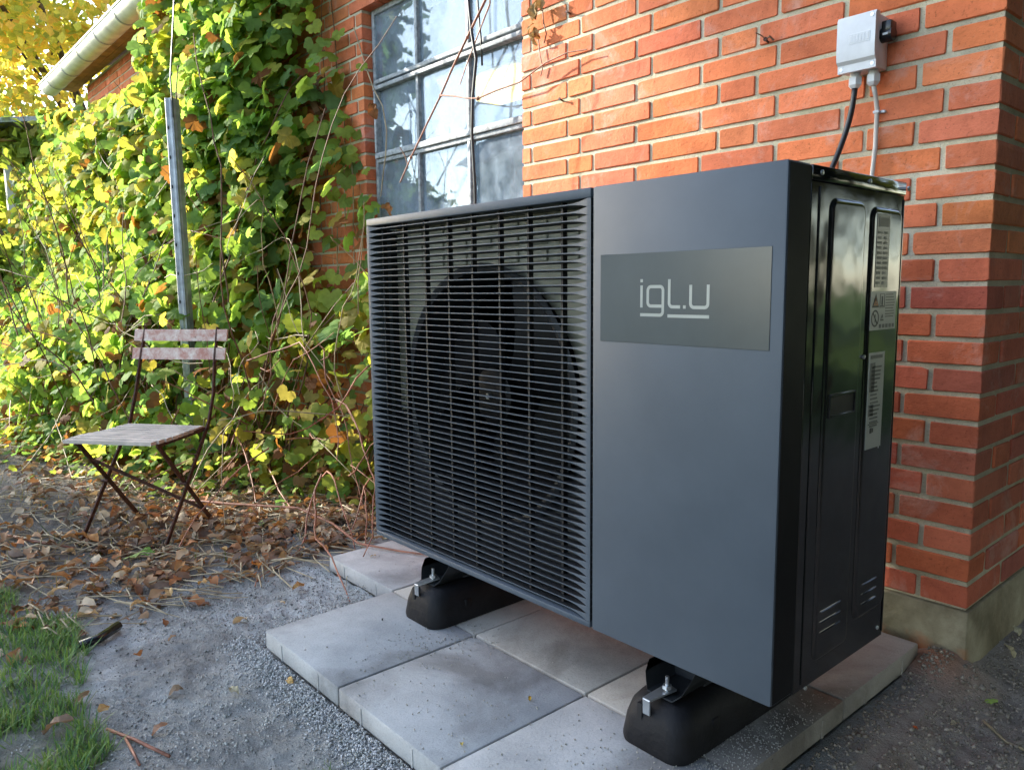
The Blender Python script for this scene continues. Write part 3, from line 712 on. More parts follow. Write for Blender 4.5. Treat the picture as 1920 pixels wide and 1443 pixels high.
# rubber feet
def rubber_foot(xc, label):
    F0, F1 = -.917, -.42
    t = thing('rubber_foot', label, 'rubber foot', (xc, (F0+F1)/2, PZ), 'black rubber feet under the heat pump')
    lv = [(0, .079, 0, .034), (.010, .081, -.002, .036), (.050, .077, .004, .038), (.076, .070, .012, .038), (.092, .058, .026, .034), (.099, .042, .042, .026)]
    v = []; m = 0
    for z, hw, yi, rad in lv:
        pts = []
        for cx_, cy_, a0 in ((hw-rad, F1-yi-rad, 0), (-(hw-rad), F1-yi-rad, 90), (-(hw-rad), F0+yi+rad*1.2, 180), (hw-rad, F0+yi+rad*1.2, 270)):
            for q in range(6):
                a = math.radians(a0+q*18); pts.append((xc+cx_+rad*math.cos(a), cy_+rad*math.sin(a)*(1.2 if a0 >= 180 else 1), PZ+z))
        m = len(pts); v += pts
    f = []
    for l in range(len(lv)-1): f += [(l*m+i, l*m+(i+1) % m, (l+1)*m+(i+1) % m, (l+1)*m+i) for i in range(m)]
    f.append(tuple((len(lv)-1)*m+i for i in range(m))); f.append(tuple(range(m))[::-1])
    obj('rubber_block', MB().add(v, f), M_rubber, t, smooth=50)
    for y in (-.80, -.66, -.52):
        obj('side_groove', MB().rbox(xc+.068, xc+.0785, y-.012, y+.012, PZ+.012, PZ+.060, .004, 2), M_rubber, t, smooth=50)
    zt = PZ+.099
    obj('front_slot', MB().box(xc-.030, xc-.019, F0+.006, F0+.05, PZ+.056, PZ+.090), M_dark, t)
    # zinc clamp and bolt
    cl_ = MB(); cl_.rbox(xc-.016, xc+.002, F0+.004, F0+.008, PZ+.074, zt+.006, .001, 1)
    cl_.add([(xc-.016, F0+.005, zt+.004), (xc+.002, F0+.005, zt+.004), (xc+.022, F0+.062, zt+.014), (xc-.006, F0+.070, zt+.014), (xc-.016, F0+.005, zt+.008), (xc+.002, F0+.005, zt+.008), (xc+.022, F0+.062, zt+.018), (xc-.006, F0+.070, zt+.018)],
            [(0,3,2,1),(4,5,6,7),(0,1,5,4),(1,2,6,5),(2,3,7,6),(3,0,4,7)])
    obj('clamp', cl_, M_zinc, t, smooth=30)
    obj('bolt', MB().cyl((xc+.008, F0+.050, zt+.010), .004, .034, 'z', 8).cyl((xc+.008, F0+.050, zt+.019), .0095, .007, 'z', 6), M_zinc, t)
    ch = MB(); prof = [(-.058, .000), (-.040, -.0), (-.030, .034), (.034, .040), (.044, .006), (.062, .002)]
    pp = [(-.052, .012), (-.040, .004), (-.030, -.002), (.028, -.002), (.042, .008), (.050, .030), (.058, .040)]
    pl = [(-.046, .052), (-.046, .030), (-.040, .018), (-.030, .002), (.030, .002), (.046, .016), (.056, .040), (.062, .058)]
    v = []
    for y in (F0+.035, F1-.02):
        for a, b in pl: v.append((xc+a, y+(b*.5 if y < -.7 else 0), zt+b+.001))
    for y in (F0+.035, F1-.02):
        for a, b in pl: v.append((xc+a, y+(b*.5 if y < -.7 else 0), zt+b+.004))
    k = len(pl); f = [(i, i+1, k+i+1, k+i) for i in range(k-1)]+[(2*k+i, 3*k+i, 3*k+i+1, 2*k+i+1) for i in range(k-1)]+[(i, 2*k+i, 2*k+i+1, i+1) for i in range(k-1)]
    obj('channel', MB().add(v, f), M_zinc if False else simple('dark_channel', (.05, .055, .06), .35, .6, .1, 30), t, smooth=35)
    obj('mount_block', MB().rbox(xc-.035, xc+.040, F0+.13, F1-.05, zt+.004, PB-.0475, .003), M_front_dark, t, smooth=35)
    return t
rubber_foot(-1.045, 'black rubber mounting foot under the fan grille end of the heat pump')
rubber_foot(-.255, 'black rubber mounting foot under the plain panel end of the heat pump')

# ---------------------------------------------------------------- isolator switch and cables
bx0, bx1, bz0, bz1, yf = -.349, -.254, 1.326, 1.457, -.080
sw = thing('isolator_switch', 'white plastic isolator switch box screwed to the brick wall above the heat pump', 'switch box', ((bx0+bx1)/2, 0, bz0))
obj('box_body', MB().rbox(bx0+.003, bx1-.003, -.058, -.0035, bz0+.003, bz1-.003, .004), M_plastic, sw, smooth=40)
cov = MB(); v = []
n_ = 12
lid = [(bz1, -.062), (bz1, -.080), (bz1-.008, -.0845), (bz0+.040, -.0845), (bz0+.026, -.082), (bz0+.018, -.0745), (bz0, -.0735), (bz0, -.062)]
for x in (bx0, bx1):
    for z, y in lid: v.append((x, y, z))
k = len(lid); cov.add(v, [tuple(range(k)), tuple(range(2*k-1, k-1, -1))]+[(i, k+i, k+(i+1) % k, (i+1) % k) for i in range(k)])
obj('hinged_cover', cov, M_plastic, sw, smooth=30)
emb = MB().rbox(bx0+.030, bx1-.012, -.0853, -.0843, bz0+.062, bz0+.086, .0005, 1)
for i in range(6): emb.rbox(bx0+.034+i*.008, bx0+.039+i*.008, -.0860, -.0852, bz0+.066, bz0+.082, .0004, 1)
obj('embossed_logo', emb, M_plastic, sw)
for x, z, y in ((bx0+.009, bz0+.009, -.0735), (bx1-.009, bz0+.010, -.0735), (bx1-.009, bz1-.010, -.0845)):
    obj('cover_screw', MB().cyl((x, y-.0012, z), .0042, .002, 'y', 10), M_zinc, sw)
obj('switch_knob', MB().cyl((bx1-.003, -.040, bz0+.078), .0175, .028, 'x', 20).rbox(bx1+.001, bx1+.024, -.056, -.022, bz0+.082, bz0+.108, .003), M_blackp, sw, smooth=40)
obj('knob_mark', MB().box(bx1+.006, bx1+.018, -.0580, -.0565, bz0+.074, bz0+.079), M_plastic, sw)
def gland(x, z, y):
    mb = MB().tube([(x, y, bz0+.003), (x, y, bz0-.008)], [.013, .013], 16); mb.tube([(x, y, bz0-.0085), (x, y, bz0-.026), (x, y, bz0-.034)], [.0165, .0165, .010], 6)
    obj('cable_gland', mb, M_plastic, sw, smooth=25)
gland(bx0+.030, 0, -.040); gland(bx1-.022, 0, -.034)
def bez(p0, p1, p2, p3, n=14):
    p0, p1, p2, p3 = map(Vector, (p0, p1, p2, p3)); return [p0*(1-t)**3+p1*3*t*(1-t)**2+p2*3*t*t*(1-t)+p3*t**3 for t in [i/n for i in range(n+1)]]
cb = obj('power_cable', MB().tube(bez((bx0+.030, -.040, bz0-.030), (bx0+.026, -.040, 1.20), (bx0-.005, -.045, 1.12), (bx0-.04, -.18, .90))+[Vector((bx0-.05, -.30, .75))], .0072, 10), M_black_cable, smooth=True)
cb['label'] = 'thick black cable hanging from the switch box down behind the heat pump'; cb['category'] = 'cable'
cb = obj('signal_cable', MB().tube([(bx1-.022, -.034, bz0-.030), (bx1-.021, -.020, 1.27), (bx1-.020, -.010, 1.24), (bx1-.020, -.0095, 1.15), (bx1-.026, -.0095, 1.06), (bx1-.05, -.03, .96), (bx1-.11, -.12, .85), (bx1-.16, -.25, .75)], .0058, 10), M_pale_cable, smooth=True)
cb['label'] = 'pale grey cable clipped to the brick wall below the switch box'; cb['category'] = 'cable'
cl = obj('cable_clip', MB().rbox(bx1-.0275, bx1-.0125, -.0175, .001, 1.228, 1.2345, .001, 1).rbox(bx1-.012, bx1-.001, -.008, .001, 1.228, 1.2345, .001, 1), M_plastic)
cl['label'] = 'small white clip holding the pale grey cable on the bricks'; cl['category'] = 'cable clip'
# black cable across the window
cb = obj('window_cable', MB().tube([(-1.905, -.03, 2.82), (-1.888, -.04, 1.93), (-1.868, -.042, 1.80), (-1.845, -.04, 1.70), (-1.872, -.04, 1.56), (-1.880, -.04, 1.42), (-1.866, -.04, 1.22), (-1.862, -.04, .9), (-1.86, -.03, .3)], .0062, 8), M_black_cable, smooth=True)
cb['label'] = 'black cable hanging down in front of the steel window'; cb['category'] = 'cable'
cb = obj('window_cable', MB().tube([(-1.93, -.012, 2.82), (-1.915, .03, 1.93), (-1.905, .035, 1.80), (-1.90, .035, 1.70)], .004, 6), M_black_cable, smooth=True)
cb['label'] = 'short thin black cable behind the thicker one at the window top'; cb['category'] = 'cable'

# nails in the wall
for lb, x, z in (('rusty nail high on the wall near the window side', -1.365, 1.752), ('rusty bent nail with dark tuft left of the switch box', -.591, 1.475), ('rusty nail low on the wall near the window side', -1.403, 1.465)):
    t = obj('wall_nail', MB().tube([(x, .004, z), (x+.003, -.018, z+.004)], .003, 6).tube([(x+.003, -.018, z+.004), (x+.0033, -.0205, z+.0044)], .006, 8), M_rust)
    t['label'] = lb; t['category'] = 'nail'
t = obj('dead_tendril', MB().tube([(-.591, -.004, 1.478), (-.600, -.02, 1.492), (-.612, -.03, 1.50)], .0018, 5).tube([(-.596, -.01, 1.48), (-.575, -.02, 1.484), (-.566, -.012, 1.472)], .003, 5), M_cane)
t['label'] = 'dark dead tendril caught on the bent nail'; t['category'] = 'tendril'

# ---------------------------------------------------------------- trellis post
pb = Vector((-3.576, -.642, -.19)); pt_ = Vector((-3.594, -.642, 1.784))
post = thing('trellis_post', 'galvanised steel channel post with punched holes standing in the vine', 'post', pb)
wd = Vector((.30, .95, 0)).normalized(); fd = Vector((.95, -.30, 0)).normalized()   # fd points to the viewer side
prof = [(-.046, -.004), (-.044, .004), (-.022, .008), (-.010, .020), (.002, .021), (.012, .010), (.020, .006), (.046, -.022), (.043, -.026), (.018, .000), (.008, .004), (-.006, .012), (-.024, .002)]
v = []
for p in (pb, pt_):
    for a, b in [(p_*.74, q_*.74) for p_, q_ in prof]: v.append(p+wd*a+fd*b)
k = len(prof); f = [(i, (i+1) % k, k+(i+1) % k, k+i) for i in range(k)]+[tuple(range(k)), tuple(range(2*k-1, k-1, -1))]
obj('post_channel', MB().add(v, f), M_galv, post, smooth=20)
for i in range(12):
    c = pb.lerp(pt_, .10+i*.075)+wd*-.025+fd*.0052
    mb = MB(); ring = [c+wd*.0038*math.cos(a)+Vector((0, 0, .010*math.sin(a)))+fd*.0 for a in [2*math.pi*q/10 for q in range(10)]]
    mb.add(ring+[q+fd*.0012 for q in ring], [tuple(range(10)), tuple(range(19, 9, -1))]+[(q, (q+1) % 10, 10+(q+1) % 10, 10+q) for q in range(10)])
    obj('punched_hole', mb, M_dark, post)  # raised black disc, the darkness of a hole painted on
cord = obj('tie_wire', MB().tube([pt_+fd*.03+Vector((0, 0, -.10)), pt_+fd*.03+Vector((0, 0, .1)), pt_+fd*.02+Vector((.02, .05, .6)), Vector((-3.62, -.2, 2.84))], .004, 6), M_black_cable)
cord['label'] = 'thin black wire tied to the top of the steel post'; cord['category'] = 'wire'

# ---------------------------------------------------------------- folding chair
CX, CY, TH = -2.583, -1.181, .667
ct, st_ = math.cos(TH), math.sin(TH)
def cp(u, v, z): return Vector((CX+u*ct-v*st_, CY+u*st_+v*ct, z))
U = Vector((ct, st_, 0)); V = Vector((-st_, ct, 0))
ch = thing('bistro_chair', 'rusty folding bistro chair with peeling wooden slats beside the vine', 'chair', cp(0, .02, -.155))
for s in (-1, 1):
    g0 = -.185
    pts = [cp(s*.182, -.153, g0), cp(s*.182, .16, .215), cp(s*.182, .195, .26), cp(s*.182, .245, .38), cp(s*.175, .275, .50), cp(s*.17, .322, .645)]
    mb = MB()
    for a, b in zip(pts[:-1], pts[1:]):
        d = (b-a).normalized(); mb.bar(a, b+d*.004, (U.cross(d))*.0085, U*.003)
    obj('back_upright', mb, M_rust, ch)
    a, b = cp(s*.170, -.125, .232), cp(s*.170, .199, -.155); d = (b-a).normalized()
    obj('leg', MB().bar(a, b, U.cross(d)*.0085, U*.003), M_rust, ch)
    obj('seat_rail', MB().bar(cp(s*.176, -.135, .232), cp(s*.176, .20, .240), Vector((0, 0, .008)), U*.003), M_rust, ch)
    obj('pivot', MB().tube([cp(s*.16, .012, .05), cp(s*.192, .012, .05)], .006, 8), M_rust, ch)
for v0, v1, z0_, z1_ in ((-.155, -.14, -.15, -.145),):
    obj('stretcher', MB().bar(cp(-.182, -.148, -.158), cp(.182, -.148, -.158), (0, 0, .006), V*.003), M_rust, ch)
obj('stretcher', MB().bar(cp(-.17, .194, -.145), cp(.17, .194, -.145), (0, 0, .006), V*.003), M_rust, ch)
obj('stretcher', MB().bar(cp(-.17, -.06, .155), cp(.17, .145, -.09), (0, 0, .007), V*.002), M_rust, ch)
for i in range(9):
    vv = -.165+i*.040; hw = .195-abs(i-2.5)*.004
    obj('seat_slat', MB().bar(cp(-hw, vv, .247+.002*math.sin(i)), cp(hw, vv, .247), V*.0155, Vector((0, 0, .0065))), M_seatwood, ch)
for zt, vv in ((.617, .318), (.540, .296)):
    mb = MB(); nseg = 6
    for i in range(nseg):
        a, b = -1+2*i/nseg, -1+2*(i+1)/nseg
        mb.bar(cp(a*.218, vv-.014+.010*a*a, zt), cp(b*.218, vv-.014+.010*b*b, zt), Vector((0, 0, .024))+V*.006, V*.0045)
    obj('back_slat', mb, M_chairwood, ch)

# ---------------------------------------------------------------- leaves
HALF = [(0, 1.0), (.17, .84), (.38, .78), (.42, .62), (.66, .62), (.82, .40), (.76, .22), (.86, -.02), (.68, -.26), (.40, -.34), (.16, -.20), (0, .0)]
OUT = HALF[:-1]+[(0, .0)]+[(-x, y) for x, y in HALF[1:-1]][::-1]
def leaf_template(curl=.25, fold=.25, seed=0):
    R = np.random.default_rng(seed); P = np.array([(0, .25)]+OUT); P[1:] *= (1+R.uniform(-.08, .08, (len(P)-1, 1)))
    r2 = (P[:, 0]**2+(P[:, 1]-.3)**2); z = -curl*r2+fold*np.abs(P[:, 0])*.9+R.uniform(-.05, .05, len(P)); z[0] = .03
    V = np.c_[P[:, 0], -(P[:, 1]), z]      # tip points to -Y
    n = len(OUT); F = [(0, 1+i, 1+(i+1) % n) for i in range(n)]
    return V, F
LT = [leaf_template(.18+.07*i, .1+.1*(i % 3), i) for i in range(6)]
def dry_template(seed):
    R = np.random.default_rng(seed); n = 6; P = []
    for i in range(n):
        t = i/(n-1); wv = math.sin(math.pi*min(1, t*.93+.07))**.8*R.uniform(.24, .46); cz = .22*math.sin(t*3.1+R.uniform(-.6, .6))
        for s in (-1, 0, 1): P.append((s*wv+R.uniform(-.05, .05), t*1.3-.65, cz+abs(s)*R.uniform(.05, .30)))
    F = [(i*3+j, i*3+j+1, i*3+j+4, i*3+j+3) for i in range(n-1) for j in range(2)]
    return np.array(P), F
DT = [dry_template(i+3) for i in range(8)]
def rotmats(nrm, tipdir, roll):
    """columns x, y(-tip), z = normal"""
    z = nrm/np.linalg.norm(nrm, axis=1, keepdims=True); t = tipdir-(tipdir*z).sum(1, keepdims=True)*z
    t /= np.linalg.norm(t, axis=1, keepdims=True)+1e-9; x = np.cross(-t, z)
    c, s = np.cos(roll)[:, None], np.sin(roll)[:, None]; y = -t
    return np.stack([x*c+y*s, -x*s+y*c, z], -1)
def scatter(name, T, pos, Rm, size, tint, mat, parent=None, smooth=False, **pr):
    Vs, Fs, Cs = [], [], []; o = 0; k = RN.integers(0, len(T), len(pos))
    for t in range(len(T)):
        m = k == t
        if not m.any(): continue
        V0, F0 = T[t]; n = len(V0)
        W = np.einsum('mij,nj->mni', Rm[m], V0)*size[m][:, None, None]+pos[m][:, None, :]
        Vs.append(W.reshape(-1, 3)); cnt = m.sum()
        for a in range(cnt): pass
        F_ = np.array(F0); FF = (F_[None]+(np.arange(cnt)*n)[:, None, None]+o).reshape(-1, F_.shape[1]); Fs.append(FF)
        Cs.append(np.repeat(np.c_[tint[m], np.ones(cnt)], n, 0)); o += cnt*n
    V = np.concatenate(Vs); Cc = np.concatenate(Cs).astype(np.float32); F_ = np.concatenate(Fs)
    o0 = np.array(root_loc(parent)); me = bpy.data.meshes.new(name)
    me.vertices.add(len(V)); me.vertices.foreach_set('co', (V-o0).ravel().astype(np.float32))
    q = F_.shape[1]; me.loops.add(F_.size); me.loops.foreach_set('vertex_index', F_.ravel().astype(np.int32))
    me.polygons.add(len(F_)); me.polygons.foreach_set('loop_start', (np.arange(len(F_))*q).astype(np.int32)); me.polygons.foreach_set('loop_total', np.full(len(F_), q, np.int32))
    me.update(); me.validate(); me.materials.append(mat)
    ca = me.color_attributes.new('tint', 'FLOAT_COLOR', 'POINT'); ca.data.foreach_set('color', Cc.ravel())
    if smooth: me.polygons.foreach_set('use_smooth', [True]*len(me.polygons))
    ob = bpy.data.objects.new(name, me); C.objects.link(ob); ob.parent = parent
    for a, b in pr.items(): ob[a] = b
    return ob

G1 = np.array([(.24, .37, .08), (.30, .43, .09), (.19, .31, .09), (.35, .45, .10), (.16, .28, .11), (.24, .38, .12)])
YL = np.array([(.44, .44, .09), (.48, .40, .10), (.36, .43, .09), (.52, .44, .14)])
BR = np.array([(.22, .09, .035), (.17, .075, .03), (.30, .13, .05), (.26, .16, .07)])
def leaf_cols(n, py, pbn):
    u = RN.random(n); c = G1[RN.integers(0, len(G1), n)].copy()
    m = u < py; c[m] = YL[RN.integers(0, len(YL), m.sum())]
    m = u > 1-pbn; c[m] = BR[RN.integers(0, len(BR), m.sum())]
    return c*RN.uniform(.8, 1.2, (n, 1))
# vine mass: surface distance from the wall
def depth(x, z):
    lo = np.interp(x, [-9, -7, -4.8, -4.2, -3.2, -2.6, -2.3, -2.0, -1.75], [1.15, 1.05, 1.25, 1.05, .72, .55, .42, .25, .05])
    hi = np.interp(x, [-9, -4.6, -3.9, -3.4, -3.05, -2.8, -2.7], [.50, .50, .46, .36, .18, .05, 0])
    s = sstep(.25, 1.15, z); return lo*(1-s)+hi*s + fbm(x*1.0, z*1.0, 2.2, 3, 91)*.28*np.clip((-2.6-x), 0.15, 1)
def ztop(x): return np.interp(x, [-9.5, -8.2, -7.4, -6.6, -5.9, -5.2, -4.2, -3.4, -3.0, -2.8, -2.5, -2.1, -1.7], [2.6, 2.5, 2.4, 2.4, 2.4, 2.5, 2.75, 2.75, 2.7, 1.3, .95, .55, .2])+fbm(x, x*0, 2.5, 3, 5)*.5
vine = thing('grape_vine', 'large grape vine in autumn green and yellow covering the left brick wall', 'vine', (-4.5, -.3, -.15))
n = 34000
x = -9.4+RN.random(n)**.92*7.7; z = -.12+RN.random(n)*2.95; keep = (z < ztop(x))
dp = np.maximum(depth(x, z), .03)
dens = np.where(x > -3.25, np.interp(x, [-3.25, -2.95, -2.7, -1.7], [.30, .16, .15, .2]), 1.0); dens = np.where((z < .9) & (x > -3.4), np.where(z < .35, .40, .46), dens)
hole = sstep(.02, .14, fbm(x, z, 1.9, 3, 40)); dens = dens*(1-.55*hole)
dens = np.where((x < -5.9) & (x > -7.9) & (z > 1.85), dens*.30, dens); dp = dp*(1-.55*sstep(1.9, 2.4, z)*(x < -4.6))
keep &= RN.random(n) < dens; x, z, dp = x[keep], z[keep], dp[keep]; n = len(x)
q = RN.random(n)**2.0; y = -(dp*(1-q*.75))+RN.normal(0, .03, n); y = np.minimum(y, -.02)
gh = ground_h(x, y); z = np.maximum(z, gh+.02)
pos = np.c_[x, y, z]
nrm = np.c_[RN.normal(.15, .55, n), -np.abs(RN.normal(.75, .35, n)), RN.normal(.42, .45, n)]
tip = np.c_[RN.normal(0, .45, n), RN.normal(-.25, .3, n), -np.abs(RN.normal(.9, .3, n))]
size = RN.uniform(.038, .088, n)*np.where(z < .5, .8, 1)
pyl = np.clip(.20+.30*sstep(-3.5, -6, x)*sstep(.6, 1.8, z)+.30*sstep(-3.2, -2.6, x)*(z < 1.0), 0, .7)
tint = leaf_cols(n, 0, 0); u = RN.random(n); m = u < pyl; tint[m] = YL[RN.integers(0, 4, m.sum())]*RN.uniform(.7, 1.1, (m.sum(), 1))
bn = .05+.07*(z < .7)+.06*((z < .8) & (x > -3.6)); m = u > 1-bn; tint[m] = BR[RN.integers(0, 4, m.sum())]
Rm = rotmats(nrm, tip, RN.normal(0, .35, n))
# keep leaves out of the post front
P_ = np.abs(x+3.585) < .07; 
d = np.linalg.norm(pos-np.array(CAM), axis=1)
# pick individually built leaves: nearest, front-most, inside the frame
fx = (pos-np.array(CAM)) @ np.array(FWD); uu = 960+1436.9*((pos-np.array(CAM)) @ np.array(RIGHT))/fx; vv = 721.5-1436.9*((pos-np.array(CAM)) @ np.array(UP))/fx
ok = (uu > 0) & (uu < 690) & (vv > 0) & (vv < 1000) & (q < .25)
score = np.where(ok, size*1436.9/fx, 0); order = np.argsort(-score)[:285]; ind = np.zeros(n, bool); ind[order] = True
# clear leaf-free zone in front of the post
scr = (uu > 308) & (uu < 380) & (vv > 185) & (vv < 880) & (y < -.56) & (RN.random(n) < np.where(vv < 560, .85, .55))
kp = ~ind & ~scr
scatter('foliage', LT, pos[kp], Rm[kp], size[kp], tint[kp], M_leaves, vine, kind='stuff')
LM = [mesh_of('leaf', V0, F0, M_leaf, recalc=False) for V0, F0 in LT]
def put_leaf(me, p, R, s, c, parent, name='leaf'):
    ob = bpy.data.objects.new(name, me); C.objects.link(ob); ob.parent = parent
    Mx = Matrix([[*(R[i]*s), p[i]-root_loc(parent)[i]] for i in range(3)]+[[0, 0, 0, 1]]); ob.matrix_basis = Mx; ob.color = (*c, 1); return ob
VROOT = root_loc(vine)
for i in np.nonzero(ind & ~scr)[0]: put_leaf(random.choice(LM), pos[i], Rm[i], float(size[i]), tint[i], vine)
# hand-set leaves near the window jamb and the pier
for (lx, ly, lz, ls, c) in ((-2.93, -.05, 1.60, .05, G1[1]), (-2.85, -.06, 1.47, .06, G1[3]), (-2.82, -.10, 2.03, .05, G1[0]), (-2.90, -.05, 1.26, .062, G1[5]), (-2.99, -.05, 1.55, .055, G1[2]), (-2.70, -.05, 1.86, .035, G1[3]), (-2.72, -.04, 1.38, .03, YL[2]), (-2.74, -.05, 1.25, .055, G1[2]), (-2.66, -.05, 1.17, .05, G1[4]), (-3.03, -.06, 1.30, .06, G1[1]), (-2.55, -.04, 1.20, .028, BR[2]), (-2.78, -.05, 1.10, .06, BR[3]), (-2.62, -.05, 1.66, .03, BR[0])):
    R0 = rotmats(np.array([[random.gauss(.3, .3), -.9, random.gauss(.3, .3)]]), np.array([[random.gauss(0, .3), -.1, -1.]]), np.array([random.gauss(0, .3)]))[0]
    put_leaf(random.choice(LM), (lx, ly, lz), R0, ls, c, vine)
# canes
def wander(p, d, n, step, jit, g=0):
    p = Vector(p); d = Vector(d).normalized(); out = [p.copy()]
    for i in range(n):
        d = (d+Vector((random.gauss(0, jit), random.gauss(0, jit*.6), random.gauss(0, jit)+g))).normalized(); p = p+d*step
        p.z = max(p.z, gz(p.x, p.y)+.012); out.append(p.copy())
    return out
def cane_set(name, mat, specs):
    for pts, r in specs:
        obj(name, MB().tube(pts, [r*(1-.6*i/len(pts)) for i in range(len(pts))], 5, cap=False), mat, vine, smooth=True)
cs = []
for i in range(90):
    xx = random.uniform(-6.5, -2.45); yy = -float(depth(np.array([xx]), np.array([.3]))[0])*random.uniform(.2, .95)
    cs.append((wander((xx, yy, -.12), (random.gauss(0, .3), random.gauss(.12, .2), 1), random.randint(8, 18), .13, .16), random.uniform(.003, .007)))
cane_set('cane', M_cane, cs)
cs = []
for i in range(120):
    xx = random.uniform(-5.0, -2.0); zz = random.uniform(-.05, 1.5 if xx < -3 else .7); yy = -float(depth(np.array([xx]), np.array([zz]))[0])*random.uniform(.7, 1.08)-.02
    cs.append((wander((xx, yy, zz), (random.gauss(0, 1), random.gauss(0, .35), random.gauss(0, .5)), random.randint(5, 12), .09, .2, -.04), random.uniform(.0022, .0042)))
cane_set('cane', M_cane_pale, cs[:70]); cane_set('cane', M_cane_red, cs[70:])
cs = []
for i in range(26):
    xx = random.uniform(-3.2, -2.05); yy = random.uniform(-.8, -.1)
    cs.append((wander((xx, yy, -.09+random.random()*.25), (random.gauss(.3, 1), random.gauss(0, .6), random.gauss(0, .2)), random.randint(6, 12), .085, .16, -.05), random.uniform(.0025, .005)))
cane_set('cane', M_cane_red, cs)
cane_set('cane', M_cane_red, [([Vector(p) for p in ((-2.75, -.95, -.10), (-2.50, -.85, -.085), (-2.217, -.70, -.07), (-1.95, -.69, -.075), (-1.70, -.72, -.085), (-1.55, -.65, -.090), (-1.38, -.56, -.091))], .0062)])
# canes on the wall between vine and window (thin vertical)
cs = []
for xx, z0_, z1_ in ((-2.95, 1.15, 2.5), (-3.05, .9, 2.3), (-2.88, .9, 1.62), (-3.12, 1.4, 2.6), (-2.98, 1.9, 2.6), (-3.2, 1.0, 2.6)):
    cs.append((wander((xx, -.03, z0_), (0, 0, 1), int((z1_-z0_)/.1), .1, .06), .0035))
cane_set('cane', M_cane_pale, cs[:3]); cane_set('cane', M_cane, cs[3:])
# dry vine over the window
sprig = thing('dry_vine_shoot', 'bare reddish vine shoot crossing in front of the steel window', 'vine shoot', (-2.1, -.04, 1.6))
def sp_(pts, r, m=M_cane_red): obj('shoot', MB().tube([Vector(p) for p in pts], [r*(1-.5*i/len(pts)) for i in range(len(pts))], 6, cap=False), m, sprig, smooth=True)
sp_([(-1.70, -.05, 2.20), (-1.735, -.05, 1.99), (-1.777, -.045, 1.90), (-1.90, -.04, 1.795), (-2.0, -.04, 1.70), (-2.088, -.04, 1.605), (-2.20, -.04, 1.50), (-2.32, -.04, 1.385), (-2.415, -.04, 1.285)], .0062)
sp_([(-2.088, -.042, 1.607), (-2.0, -.043, 1.588), (-1.90, -.043, 1.560), (-1.835, -.042, 1.548), (-1.72, -.04, 1.558), (-1.587, -.042, 1.560), (-1.45, -.04, 1.60), (-1.34, -.035, 1.612), (-1.257, -.03, 1.603)], .0042)
sp_([(-1.745, -.05, 1.96), (-1.75, -.045, 1.88), (-1.83, -.04, 1.79), (-1.90, -.04, 1.70), (-1.955, -.04, 1.622)], .0035)
sp_([(-2.35, -.04, 1.36), (-2.37, -.04, 1.40), (-2.40, -.045, 1.44)], .003, M_cane)
sp_([(-1.74, -.05, 1.98), (-1.60, -.05, 1.93), (-1.45, -.05, 1.99)], .003, M_cane)
for c_ in ((-1.90, -.04, 1.795), (-2.088, -.04, 1.605), (-1.745, -.05, 1.96), (-1.835, -.042, 1.548), (-2.32, -.04, 1.385)):
    obj('bud', MB().tube([Vector(c_)-Vector((.006, 0, .006)), Vector(c_), Vector(c_)+Vector((.006, 0, .006))], [.003, .0085, .003], 6), M_cane_red, sprig, smooth=True)
sp2 = thing('dry_vine_shoot', 'thin pale vine shoot with a dead leaf along the left edge of the window', 'vine shoot', (-2.6, -.03, 1.5))
obj('shoot', MB().tube([Vector(p) for p in ((-2.78, -.04, 2.05), (-2.70, -.03, 1.86), (-2.637, -.03, 1.746), (-2.56, -.03, 1.65), (-2.531, -.03, 1.534), (-2.545, -.03, 1.43), (-2.575, -.03, 1.334), (-2.60, -.03, 1.24))], .0032, 6, cap=False), M_cane_pale, sp2, smooth=True)
put_leaf(mesh_of('dead_leaf', *DT[1], M_dry, recalc=False), (-2.60, -.045, 1.63), rotmats(np.array([[.4, -.9, .1]]), np.array([[0, 0, -1.]]), np.array([.2]))[0], .06, BR[0], sp2, 'dead_leaf')
put_leaf(mesh_of('dead_leaf', *DT[2], M_dry, recalc=False), (-2.50, -.04, 1.17), rotmats(np.array([[.4, -.9, .1]]), np.array([[0, 0, -1.]]), np.array([.2]))[0], .045, BR[2], sp2, 'dead_leaf')
for (tx, tz_, lb, s_) in ((-1.505, 1.81, 'upper pale dried vine tuft on the bricks right of the window', .06), (-1.525, 1.70, 'lower pale dried vine tuft on the bricks right of the window', .05)):
    tf = thing('dried_tuft', lb, 'dried leaf', (tx, -.01, tz_))
    for q_ in range(5):
        put_leaf(mesh_of('dead_leaf', *DT[q_], M_dry, recalc=False), (tx+random.gauss(0, .012), -.02-random.random()*.01, tz_+random.gauss(0, .02)), rotmats(np.array([[random.gauss(0, .6), -.8, random.gauss(0, .4)]]), np.array([[random.gauss(0, .3), 0, -1.]]), np.array([0.]))[0], s_*random.uniform(.5, .9), (.38, .26, .13), tf, 'dead_leaf')
    obj('stalk', MB().tube([(tx+.01, -.012, tz_), (tx+.02, -.014, tz_-.06), (tx+.032, -.012, tz_-.10), (tx+.02, -.012, tz_-.13)], .0025, 5), M_cane, tf)
